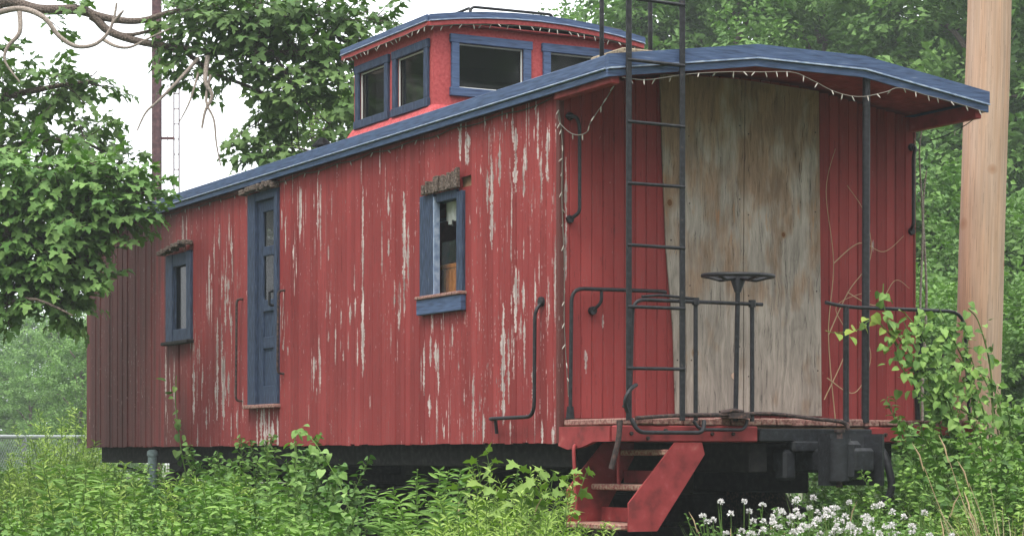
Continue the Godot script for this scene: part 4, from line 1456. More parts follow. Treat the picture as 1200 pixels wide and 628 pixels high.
func big_maple() -> void:
	var d := 20.5
	var base := at(-42, 900, d)
	base.y = ground_y(base.x, base.z) - 0.05
	var t := holder("maple_tree", null, base)
	tag(t, "old maple with bare grey dead limbs reaching in from the top left", "tree")
	var tr := Geo.new()
	var P := func(x: float, y: float, dd := 0.0) -> Vector3: return at(x, y, d + dd) - base
	limb(tr, [Vector3(-0.1, 0, 0), P.call(-48, 400), P.call(-40, 150), P.call(-26, 30), P.call(-40, -120), P.call(-60, -300)], 0.34, 0.12, 12)
	limb(tr, [P.call(-28, 45), P.call(0, 3), P.call(45, 11), P.call(100, 13), P.call(128, 37), P.call(180, 52), P.call(268, 62), P.call(320, 61), P.call(372, 60, 0.3), P.call(430, 52, 0.6)], 0.062, 0.012)
	limb(tr, [P.call(95, 13), P.call(130, 22), P.call(165, 24), P.call(215, 12), P.call(290, 20), P.call(380, 18)], 0.045, 0.01, 6)
	limb(tr, [P.call(105, 20), P.call(140, 40), P.call(175, 36), P.call(210, 24)], 0.03, 0.008, 6)
	limb(tr, [P.call(210, 56), P.call(250, 85), P.call(300, 105), P.call(345, 130), P.call(360, 160)], 0.025, 0.008, 6)
	limb(tr, [P.call(320, 61), P.call(350, 110), P.call(390, 150)], 0.022, 0.006, 6)
	limb(tr, [P.call(-30, 120), P.call(20, 110), P.call(70, 100), P.call(125, 92)], 0.05, 0.008, 6)
	limb(tr, [P.call(-40, 190), P.call(20, 170), P.call(90, 165), P.call(130, 185)], 0.05, 0.008, 6)
	obj("trunk", tr, M.bark, t)
	# bare dead wood
	var dd := Geo.new()
	limb(dd, [P.call(-20, 20, -0.4), P.call(20, 10, -0.5), P.call(50, 20, -0.6), P.call(68, 42, -0.6), P.call(88, 54, -0.6), P.call(110, 52, -0.6), P.call(126, 38, -0.6), P.call(133, 20, -0.6), P.call(136, 3, -0.6)], 0.030, 0.010)
	limb(dd, [P.call(133, 26, -0.6), P.call(140, 17, -0.65), P.call(144, 12, -0.65)], 0.02, 0.008, 6)
	limb(dd, [P.call(22, 14, -0.55), P.call(22, 38, -0.6), P.call(8, 55, -0.6), P.call(5, 72, -0.6), P.call(22, 96, -0.6)], 0.026, 0.008, 6)
	limb(dd, [P.call(232, 68, -0.3), P.call(205, 98, -0.4), P.call(185, 118, -0.4), P.call(170, 132, -0.4), P.call(160, 153, -0.4)], 0.02, 0.007, 6)
	limb(dd, [P.call(120, 46, -0.3), P.call(135, 54, -0.4), P.call(152, 55, -0.4), P.call(175, 44, -0.4), P.call(200, 33, -0.4)], 0.02, 0.007, 6)
	limb(dd, [P.call(243, 66, -0.3), P.call(240, 95, -0.4), P.call(248, 112, -0.4), P.call(240, 130, -0.4), P.call(236, 150, -0.4)], 0.026, 0.012, 6)
	limb(dd, [P.call(246, 88, -0.35), P.call(241, 118, -0.4), P.call(250, 140, -0.4), P.call(253, 168, -0.4), P.call(258, 194, -0.4)], 0.016, 0.007, 6)
	limb(dd, [P.call(232, 85, -0.3), P.call(222, 118, -0.4), P.call(210, 142, -0.4)], 0.013, 0.005, 6)
	obj("dead_limb", dd, M.dead, t)
	var ca := Color(0.072, 0.142, 0.044)
	var cb := Color(0.165, 0.265, 0.085)
	var tw := Geo.new()
	var list := px_clumps([
		[15, 120, 45, 42, 26], [60, 105, 45, 34, 24], [105, 95, 26, 14, 8], [20, 175, 45, 32, 26], [85, 165, 48, 30, 24], [125, 190, 34, 20, 14], [-30, 70, 40, 50, 14], [10, 65, 18, 14, 4],
		[60, 30, 14, 12, 3], [90, 8, 16, 10, 4],
		[215, 12, 34, 24, 18], [262, 22, 42, 32, 34], [315, 32, 46, 38, 40], [350, 55, 40, 32, 30], [395, 38, 34, 30, 22], [430, 22, 34, 22, 16], [300, 8, 60, 24, 26], [385, 5, 50, 20, 18], [240, 60, 36, 18, 12], [205, 40, 22, 22, 8],
		[232, 88, 26, 14, 8], [285, 75, 34, 18, 12], [345, 92, 36, 26, 22], [395, 88, 30, 30, 20], [320, 120, 22, 20, 10], [362, 128, 26, 24, 14], [402, 132, 22, 30, 12],
		[300, 150, 20, 20, 9], [312, 178, 26, 18, 11], [345, 168, 30, 22, 13], [392, 170, 20, 24, 9], [285, 172, 12, 14, 3], [372, 195, 24, 10, 6], [420, 60, 22, 24, 8]], d, 1.3, 1.15)
	var lv := clump_leaves(list, base, ca, cb, 0.098, tw)
	obj("twigs", tw, M.twig, t)
	many("crown", leaf_mesh(LEAF.maple, Color.WHITE), M.leaf, lv[0], lv[1], t)

func young_maple() -> void:
	var d := 18.6
	var base := at(-60, 900, d + 0.6)
	base.y = ground_y(base.x, base.z) - 0.05
	var t := holder("maple_tree", null, base)
	tag(t, "young maple with a dense low green crown in front of the caboose's far end", "tree")
	var P := func(x: float, y: float, dd := 0.0) -> Vector3: return at(x, y, d + dd) - base
	var tr := Geo.new()
	limb(tr, [Vector3.ZERO, P.call(-45, 480, 0.5), P.call(-30, 380, 0.3), P.call(5, 290), P.call(20, 200)], 0.11, 0.03, 10)
	limb(tr, [P.call(-30, 380, 0.3), P.call(40, 320), P.call(100, 300), P.call(150, 255)], 0.045, 0.008, 6)
	limb(tr, [P.call(10, 310, 0.2), P.call(60, 265), P.call(120, 235), P.call(175, 225)], 0.04, 0.008, 6)
	limb(tr, [P.call(-30, 375, 0.3), P.call(30, 350, -0.3), P.call(85, 370, -0.4)], 0.03, 0.006, 6)
	limb(tr, [P.call(16, 270), P.call(-30, 220), P.call(-60, 180)], 0.04, 0.01, 6)
	obj("trunk", tr, M.bark, t)
	var tw := Geo.new()
	var list := px_clumps([
		[14, 201, 46, 40, 40], [64, 211, 48, 34, 40], [108, 214, 46, 32, 36], [148, 222, 32, 26, 20], [24, 251, 50, 34, 42], [84, 248, 50, 30, 42], [128, 254, 40, 26, 26], [160, 248, 16, 18, 7],
		[14, 296, 46, 30, 36], [64, 288, 44, 26, 34], [103, 278, 30, 22, 18], [14, 331, 46, 26, 30], [59, 321, 42, 26, 28], [93, 304, 24, 20, 12], [34, 358, 40, 16, 16], [94, 331, 22, 20, 9], [93, 361, 10, 16, 4], [74, 358, 18, 12, 5], [-36, 256, 40, 90, 50], [9, 368, 26, 10, 6], [56, 372, 10, 8, 3]], d, 1.25, 1.15)
	var lv := clump_leaves(list, base, Color(0.085, 0.185, 0.046), Color(0.185, 0.320, 0.090), 0.090, tw)
	obj("twigs", tw, M.twig, t)
	# the leaves nearest to the camera one by one, the rest joined
	var order := range(lv[0].size())
	order.sort_custom(func(a, b): return lv[0][a].origin.z > lv[0][b].origin.z)
	var shades := []
	for k in 4:
		shades.push_back(leaf_mesh(LEAF.maple, Color(0.085, 0.185, 0.046).lerp(Color(0.185, 0.320, 0.090), k / 3.0)))
	var rest := []
	var rest_c := []
	for n in order.size():
		var i: int = order[n]
		if n < 290:
			var o := MeshInstance3D.new()
			o.name = "leaf"
			o.mesh = shades[n % 4]
			o.material_override = M.leaf
			o.transform = lv[0][i]
			t.add_child(o, true)
		else:
			rest.push_back(lv[0][i])
			rest_c.push_back(lv[1][i])
	many("crown", leaf_mesh(LEAF.maple, Color.WHITE), M.leaf, rest, rest_c, t).set_meta("kind", "stuff")

# ------------------------------------------------------------------ low plants
# upright leafy stems; shape: leaf outline, per: leaves along a stem
func weed_proto(called: String, stems: int, h: float, spread: float, tris: PackedVector3Array, size: float, per: int, ca: Color, cb: Color, lift: float, bushy := 0.0) -> Node3D:
	var t := Node3D.new()
	t.name = called
	var sg := Geo.new()
	var lg := Geo.new()
	for s in stems:
		var a := rng.randf() * TAU
		var foot := Vector3(cos(a), 0, sin(a)) * spread * 0.45 * sqrt(rng.randf())
		var hh := h * rng.randf_range(0.72, 1.0)
		var lean := Vector3(cos(a), 0, sin(a)) * spread * rng.randf_range(0.1, 0.6)
		var pts := smooth_path([foot, foot + lean * 0.25 + Vector3(0, hh * 0.4, 0), foot + lean * 0.6 + Vector3(0, hh * 0.75, 0), foot + lean + Vector3(0, hh, 0)], 4)
		sg.tube(pts, [0.006, 0.006, 0.005, 0.005, 0.004, 0.004, 0.003, 0.003, 0.003, 0.002], 4, false)
		var hue := rng.randf()
		for i in per:
			var u := 0.12 + 0.88 * (i + rng.randf() * 0.6) / per
			var fi := u * (pts.size() - 1)
			var k := mini(int(fi), pts.size() - 2)
			var p := pts[k].lerp(pts[k + 1], minf(1.0, fi - k))
			var b := i * 2.4 + a
			var out := Vector3(cos(b), 0, sin(b))
			var sz := size * rng.randf_range(0.7, 1.15) * (1.0 - 0.45 * u * u)
			var off := out * bushy * (1.1 - u) * rng.randf()
			if bushy > 0.0:
				sg.tube(PackedVector3Array([p, p + off + Vector3(0, bushy * 0.2, 0)]), [0.003, 0.002], 3, false)
				off.y += bushy * 0.2
			add_leaf(lg, tris, leaf_frame(p + off, out + Vector3(0, lift + rng.randf_range(-0.3, 0.3), 0), Vector3(0, 0.8, 0) + out * 0.3 + rdir() * 0.75, sz), ca.lerp(cb, clampf(hue * 0.6 + rng.randf() * 0.5, 0.0, 1.0)))
	obj("stem", sg, M.stem, t).set_meta("kind", "stuff")
	obj("foliage", lg, M.weed, t, true)
	return t

func grass_proto(called: String, n: int, h: float, spread: float, ca: Color, cb: Color, heads: bool) -> Node3D:
	var t := Node3D.new()
	t.name = called
	var lg := Geo.new()
	var hg := Geo.new()
	for i in n:
		var a := rng.randf() * TAU
		var out := Vector3(cos(a), 0, sin(a))
		var foot := out * spread * 0.4 * sqrt(rng.randf())
		var hh := h * rng.randf_range(0.5, 1.0)
		var col := shade_of(ca, cb)
		# a blade bending over, in four lengths
		var bend := rng.randf_range(0.15, 0.6)
		var w := rng.randf_range(0.004, 0.008)
		var side := out.cross(Vector3.UP) * w
		var prev := foot
		for k in 4:
			var u := (k + 1) / 4.0
			var nx := foot + out * hh * bend * u * u + Vector3(0, hh * (u - 0.25 * bend * u * u), 0)
			var w0 := 1.0 - 0.22 * k
			var w1 := 1.0 - 0.22 * (k + 1) if k < 3 else 0.0
			lg.tint = col
			lg.face(PackedVector3Array([prev - side * w0, prev + side * w0, nx + side * w1, nx - side * w1]) if k < 3 else PackedVector3Array([prev - side * w0, prev + side * w0, nx]), -out + Vector3(0, 0.5, 0))
			prev = nx
		if heads and i % 15 == 0:
			var top := foot + out * hh * 0.25 + Vector3(0, hh * 1.05, 0)
			hg.tube(PackedVector3Array([foot, foot + out * hh * 0.08 + Vector3(0, hh * 0.6, 0), top]), [0.002, 0.002, 0.0015], 3, false)
			hg.tube(PackedVector3Array([top - Vector3(0, 0.02, 0), top + out * 0.02 + Vector3(0, 0.05, 0), top + out * 0.05 + Vector3(0, 0.10, 0)]), [0.002, 0.004, 0.001], 5, false)
	obj("blades", lg, M.weed, t, true)
	if heads:
		obj("seed_heads", hg, M.dry, t)
	return t

func flower_proto(heads: int, h: float) -> Node3D:
	var t := weed_proto("flowering_clover", 16, h * 0.99, 0.40, LEAF.ovate, 0.05, 30, Color(0.07, 0.15, 0.035), Color(0.15, 0.27, 0.07), 0.2, 0.04)
	var sg := Geo.new()
	for i in heads:
		var a := rng.randf() * TAU
		var r := 0.2 * sqrt(rng.randf())
		var top := Vector3(cos(a) * r * 1.3, h * rng.randf_range(0.84, 1.05), sin(a) * r * 1.3)
		sg.tube(PackedVector3Array([Vector3(top.x * 0.4, 0, top.z * 0.4), Vector3(top.x * 0.8, h * 0.5, top.z * 0.8), top]), [0.003, 0.003, 0.002], 4, false)
		var fg := Geo.new()
		for k in 34:
			var d := rdir()
			if d.y < -0.6:
				d.y = -d.y
			var w := rng.randf_range(0.55, 0.8)
			add_leaf(fg, LEAF.petal, leaf_frame(top + d * 0.008, d + Vector3(0, 0.15, 0), rdir(), rng.randf_range(0.012, 0.020)), Color(w, w * rng.randf_range(0.94, 0.99), w * 0.97))
		obj("flower_head", fg, M.petal, t, true)
	obj("flower_stalks", sg, M.stem, t)
	return t

func plant(proto: Node3D, p: Vector3, scale_: float, label: String, category: String, group := "", turn := -1.0) -> Node3D:
	var o: Node3D = proto.duplicate()
	o.name = numbered(String(proto.name))
	add_child(o)
	o.position = p
	o.rotation.y = turn if turn >= 0.0 else rng.randf() * TAU
	o.scale = Vector3.ONE * scale_
	tag(o, label, category, group)
	return o

# height of the weeds' outline as one looks along them, picture rows for picture columns
const OUTLINE := [[-60, 545], [0, 548], [40, 528], [70, 520], [100, 528], [130, 548], [160, 545], [195, 566], [240, 548], [285, 536], [325, 514], [365, 510], [395, 520], [412, 556], [424, 640], [462, 640], [484, 600], [500, 548], [522, 585], [560, 562], [600, 540], [640, 572], [655, 600], [690, 622], [745, 640], [820, 618], [860, 592], [950, 588], [1000, 584], [1060, 566], [1090, 530], [1130, 470], [1160, 440], [1260, 430]]

func outline_row(px: float) -> float:
	for i in OUTLINE.size() - 1:
		if px <= OUTLINE[i + 1][0]:
			return lerpf(OUTLINE[i][1], OUTLINE[i + 1][1], clampf((px - OUTLINE[i][0]) / (OUTLINE[i + 1][0] - OUTLINE[i][0]), 0.0, 1.0))
	return 430.0

func column_of(p: Vector3) -> float:
	return 600.0 + p.x / -p.z * FOCAL

func low_plants() -> void:
	var green_a := Color(0.070, 0.165, 0.032)
	var green_b := Color(0.225, 0.370, 0.085)
	var lime_a := Color(0.190, 0.310, 0.055)
	var lime_b := Color(0.350, 0.470, 0.120)
	var deep_a := Color(0.065, 0.150, 0.036)
	var deep_b := Color(0.150, 0.270, 0.066)
	var kinds := {}
	kinds.leafy = []
	kinds.lance = []
	kinds.fine = []
	kinds.deep = []
	for i in 4:
		kinds.leafy.push_back(weed_proto("leafy_weed", 13, 1.0, 0.52, LEAF.ovate, 0.060, 62, green_a, green_b, 0.1, 0.09))
		kinds.lance.push_back(weed_proto("goldenrod", 8, 1.0, 0.34, LEAF.lance, 0.125, 64, green_a, green_b, 0.35))
		kinds.fine.push_back(weed_proto("feathery_weed", 14, 1.0, 0.40, LEAF.lance, 0.075, 60, lime_a, lime_b, 0.7, 0.03))
		kinds.deep.push_back(weed_proto("leafy_bush", 16, 1.0, 0.62, LEAF.heart, 0.058, 64, deep_a, deep_b, 0.0, 0.12))
	var words := {"leafy": ["leafy green weed in the thicket along the caboose's long side", "weed"], "lance": ["narrow leaved goldenrod stalk in the weeds along the caboose's long side", "weed"], "fine": ["pale feathery weed in the growth along the caboose's long side", "weed"], "deep": ["dark heart leaved bush in the thicket along the caboose's long side", "bush"]}
	# along the long side of the car: off is the distance from the wall
	var u := -1.6
	while u < 15.5:
		for row in [0.5, 1.2, 2.2]:
			var p := to_world(Vector3(-row - rng.randf_range(-0.2, 0.3), 0, -u - rng.randf_range(-0.25, 0.25)))
			p.y = ground_y(p.x, p.z) - 0.02
			var px := column_of(p)
			var d := -p.z
			if px < -70 or px > 690:
				continue
			var top: float = EYE + (532.0 - outline_row(px)) / FOCAL * d - row * 0.04 + (rng.randf_range(-0.06, 0.09) if rng.randf() < 0.5 else rng.randf_range(-0.40, -0.06))
			var h: float = top - p.y
			if h < 0.35 or (px > 350 and px < 512):
				continue
			var kind := "leafy"
			var r := rng.randf()
			if px > 515:
				kind = "fine" if r < 0.7 else "leafy"
			elif px > 310 and px < 410:
				kind = "deep" if r < 0.6 else ("leafy" if r < 0.85 else "lance")
			elif px < 110:
				kind = "fine" if r < 0.35 else ("leafy" if r < 0.8 else "deep")
			else:
				kind = "leafy" if r < 0.35 else ("lance" if r < 0.62 else ("fine" if r < 0.85 else "deep"))
			if px > 478 and px <= 515:
				kind = "lance"
			plant(kinds[kind][rng.randi() % 4], p, h, words[kind][0], words[kind][1], kind + " plants along the long side")
		u += 0.42
	# growth nearer to the camera, only its tops in view
	for q in [[20, 590, 13.0, "leafy"], [70, 575, 13.5, "leafy"], [120, 585, 13.0, "fine"], [165, 590, 12.6, "leafy"], [210, 596, 12.4, "leafy"], [258, 585, 12.2, "leafy"], [300, 572, 12.0, "lance"], [322, 566, 11.8, "lance"], [318, 590, 11.6, "deep"], [330, 548, 13.0, "deep"], [345, 530, 14.6, "deep"], [500, 548, 12.4, "lance"], [492, 572, 12.0, "lance"], [528, 600, 11.6, "fine"], [545, 588, 11.6, "fine"], [575, 584, 11.4, "fine"], [605, 592, 11.2, "fine"], [635, 604, 11.0, "fine"], [662, 612, 11.0, "fine"], [555, 606, 10.6, "fine"], [596, 608, 10.4, "fine"], [530, 610, 10.4, "fine"], [628, 616, 10.2, "fine"], [150, 610, 11.0, "leafy"], [60, 612, 11.2, "leafy"], [240, 612, 10.8, "leafy"], [0, 606, 11.5, "deep"], [100, 606, 11.6, "leafy"], [195, 606, 11.4, "leafy"], [280, 604, 11.0, "leafy"], [325, 612, 10.6, "lance"], [318, 616, 10.4, "leafy"]]:
		var p := at(q[0], q[1], q[2])
		var top := p.y
		p.y = ground_y(p.x, p.z) - 0.02
		plant(kinds[q[3]][rng.randi() % 4], p, top - p.y, words[q[3]][0].replace("along the caboose's long side", "nearest to the camera, left of the steps"), words[q[3]][1], q[3] + " plants in front")
	# single upright shoots that stand above the rest
	var shoot := weed_proto("tall_weed_shoot", 2, 1.0, 0.10, LEAF.lance, 0.10, 46, green_a, green_b, 0.3)
	var n := 0
	var order := ["first", "second", "third", "fourth", "fifth", "sixth", "seventh", "eighth", "ninth", "tenth"]
	for q in [[62, 512, 15.5], [150, 540, 15.0], [238, 536, 14.6], [262, 528, 14.4], [290, 522, 14.2], [318, 508, 14.0], [338, 500, 13.8], [476, 566, 13.2], [498, 535, 13.0], [512, 560, 12.8]]:
		var p := at(q[0], q[1], q[2])
		var top := p.y
		p.y = ground_y(p.x, p.z) - 0.02
		plant(shoot, p, top - p.y, "slim upright weed shoot, %s from the left of those topping the thicket" % order[n], "weed", "tall shoots topping the thicket")
		n += 1
	shoot.free()
	# maple seedling with reddish tips by the steps
	var mp := weed_proto("maple_sapling", 7, 1.0, 0.40, LEAF.maple, 0.10, 17, Color(0.12, 0.22, 0.045), Color(0.24, 0.34, 0.085), -0.1, 0.08)
	for q in [[602, 524, 12.6, "maple sapling with light green lobed leaves left of the red steps, the tallest"], [628, 552, 12.8, "maple sapling with light green lobed leaves close beside the red steps"], [575, 556, 12.5, "small maple sapling with reddish leaf tips under the near side window"]]:
		var p := at(q[0], q[1], q[2])
		var top := p.y
		p.y = ground_y(p.x, p.z) - 0.02
		plant(mp, p, top - p.y, q[3], "sapling")
	# wild grasses
	var grass_a := grass_proto("wild_grass", 60, 1.0, 0.34, Color(0.10, 0.19, 0.045), Color(0.20, 0.31, 0.09), true)
	var grass_b := grass_proto("wild_grass", 70, 1.0, 0.34, Color(0.08, 0.17, 0.04), Color(0.17, 0.28, 0.08), false)
	var dry := grass_proto("dry_grass", 60, 1.0, 0.36, Color(0.32, 0.26, 0.16), Color(0.50, 0.42, 0.30), true)
	for q in [[535, 560, 12.6, 0], [552, 545, 12.6, 0], [572, 552, 12.4, 0], [640, 580, 12.2, 0], [658, 590, 11.8, 0], [830, 596, 11.8, 1], [862, 575, 12.2, 0], [905, 580, 12.3, 0], [930, 585, 11.6, 1], [960, 560, 12.2, 0], [985, 565, 12.0, 0], [1010, 558, 12.2, 1], [1040, 565, 11.6, 1], [1062, 548, 12.0, 0], [1085, 560, 11.4, 1], [1110, 570, 11.0, 1], [1130, 580, 10.8, 0], [712, 606, 11.6, 0], [745, 618, 11.2, 1], [780, 614, 11.4, 1], [806, 604, 11.6, 0], [690, 612, 11.0, 1], [1075, 585, 10.6, 1], [1020, 592, 10.5, 1], [965, 600, 10.6, 1], [900, 604, 10.6, 1], [850, 608, 10.6, 1]]:
		var p := at(q[0], q[1], q[2])
		var top := p.y
		p.y = ground_y(p.x, p.z) - 0.02
		plant(grass_a if q[3] == 0 else grass_b, p, top - p.y, "tall green grass tuft with seed heads growing before the caboose" if q[3] == 0 else "tall green grass tuft of bare blades growing before the platform", "grass tuft", "grass tufts with seed heads" if q[3] == 0 else "bare grass tufts")
	for q in [[1182, 540, 11.0], [1198, 530, 11.2], [1206, 550, 11.0]]:
		var p := at(q[0], q[1], q[2])
		var top := p.y
		p.y = ground_y(p.x, p.z) - 0.02
		plant(dry, p, top - p.y, "dry straw coloured grass tuft at the right edge of the picture", "grass tuft", "dry grass tufts")
	# white clover in flower before the platform
	var fp := [flower_proto(6, 1.0), flower_proto(8, 1.0), flower_proto(5, 1.0)]
	for q in [[872, 600, 11.0], [900, 598, 11.0], [925, 600, 10.8], [950, 596, 10.9], [975, 592, 11.0], [1000, 590, 11.0], [1022, 588, 11.0], [1046, 594, 10.8], [1066, 602, 10.6], [890, 612, 10.3], [918, 612, 10.2], [948, 608, 10.3], [980, 606, 10.3], [1010, 606, 10.3], [1040, 610, 10.2], [935, 584, 11.5], [985, 578, 11.6], [870, 588, 11.4], [1005, 616, 9.9], [960, 618, 9.9], [915, 620, 9.9]]:
		var p := at(q[0], q[1] + 9.0, q[2])
		var top := p.y
		p.y = ground_y(p.x, p.z) - 0.02
		plant(fp[rng.randi() % 3], p, top - p.y, "white flowering clover in the patch below the coupler", "flower", "white clover in flower")
	# leafy shrubs at the right, round the pole's foot
	for q in [[1100, 545, 13.4, "leafy"], [1125, 520, 13.6, "leafy"], [1155, 490, 13.8, "deep"], [1185, 455, 14.0, "leafy"], [1205, 440, 14.0, "leafy"], [1110, 575, 12.6, "leafy"], [1140, 545, 12.8, "leafy"], [1170, 505, 13.0, "leafy"], [1195, 500, 13.0, "deep"], [1090, 595, 12.0, "leafy"], [1120, 600, 11.8, "leafy"], [1150, 590, 12.0, "fine"], [1185, 560, 12.4, "leafy"], [1205, 470, 14.6, "deep"], [1190, 425, 17.0, "leafy"], [1100, 480, 16.8, "leafy"], [1085, 520, 16.6, "leafy"]]:
		var p := at(q[0], q[1], q[2])
		var top := p.y
		p.y = ground_y(p.x, p.z) - 0.02
		plant(kinds[q[3]][rng.randi() % 4], p, top - p.y, words[q[3]][0].replace("along the caboose's long side", "right of the platform round the wooden pole"), words[q[3]][1], q[3] + " plants at the right")
	# growth on the far side of the car, closing the view under it
	for i in 22:
		var p := to_world(Vector3(BODY_W + rng.randf_range(0.5, 1.6), 0, 1.4 - i * 0.55))
		p.y = ground_y(p.x, p.z) - 0.02
		plant(kinds.deep[rng.randi() % 4], p, rng.randf_range(0.95, 1.25), "dark heart leaved bush growing on the far side of the caboose", "bush", "bushes on the far side")
	# weeds behind the car, seen under it and past its far end
	for q in [[60, 500, 26.0, "fine"], [85, 478, 27.0, "fine"], [105, 520, 26.0, "fine"], [35, 540, 25.0, "leafy"], [10, 545, 25.0, "fine"], [130, 530, 26.0, "fine"], [70, 470, 28.5, "fine"], [95, 500, 29.0, "fine"], [150, 535, 24.8, "leafy"], [-20, 540, 26.0, "leafy"]]:
		var p := at(q[0], q[1], q[2])
		var top := p.y
		p.y = ground_y(p.x, p.z) - 0.02
		plant(kinds[q[3]][rng.randi() % 4], p, top - p.y, words[q[3]][0].replace("along the caboose's long side", "beyond the caboose's far end by the fence"), words[q[3]][1], q[3] + " plants beyond the far end")
	for k in kinds:
		for o in kinds[k]:
			o.free()
	for o in [mp, grass_a, grass_b, dry] + fp:
		o.free()

# a climbing stem with leaves of its own; each leaf a part
func climber(called: String, label: String, paths: Array, r: float, every: float, size: float, ca: Color, cb: Color, wood: Material, scatter: float) -> Node3D:
	var base: Vector3 = paths[0][0]
	var t := holder(called, null, base)
	tag(t, label, "vine")
	var shades := []
	for k in 4:
		shades.push_back(leaf_mesh(LEAF.heart, ca.lerp(cb, k / 3.0)))
	var n := 0
	for path in paths:
		var rel := []
		for p in path:
			rel.push_back(p - base)
		var pts := smooth_path(rel, 8)
		var radii := []
		for i in pts.size():
			radii.push_back(lerpf(r, r * 0.4, float(i) / pts.size()))
		var sg := Geo.new()
		sg.tube(pts, radii, 5, false)
		obj("stem", sg, wood, t)
		if every <= 0.0:
			continue
		var run := 0.0
		for i in pts.size() - 1:
			run += pts[i].distance_to(pts[i + 1])
			while run > every:
				run -= every
				n += 1
				var out := (rdir() * Vector3(1, 0.4, 1) + Vector3(-0.1, 0, 0.5)).normalized()
				var q := pts[i] + rdir() * scatter * rng.randf() + out * size * 0.3
				var o := MeshInstance3D.new()
				o.name = "leaf"
				o.mesh = shades[rng.randi() % 4]
				o.material_override = M.weed
				o.transform = leaf_frame(q, out * 0.6 + Vector3(0, rng.randf_range(-0.9, 0.1), 0), Vector3(0, 0.8, 0.5) + rdir() * 0.5, size * rng.randf_range(0.6, 1.2))
				t.add_child(o, true)
	return t

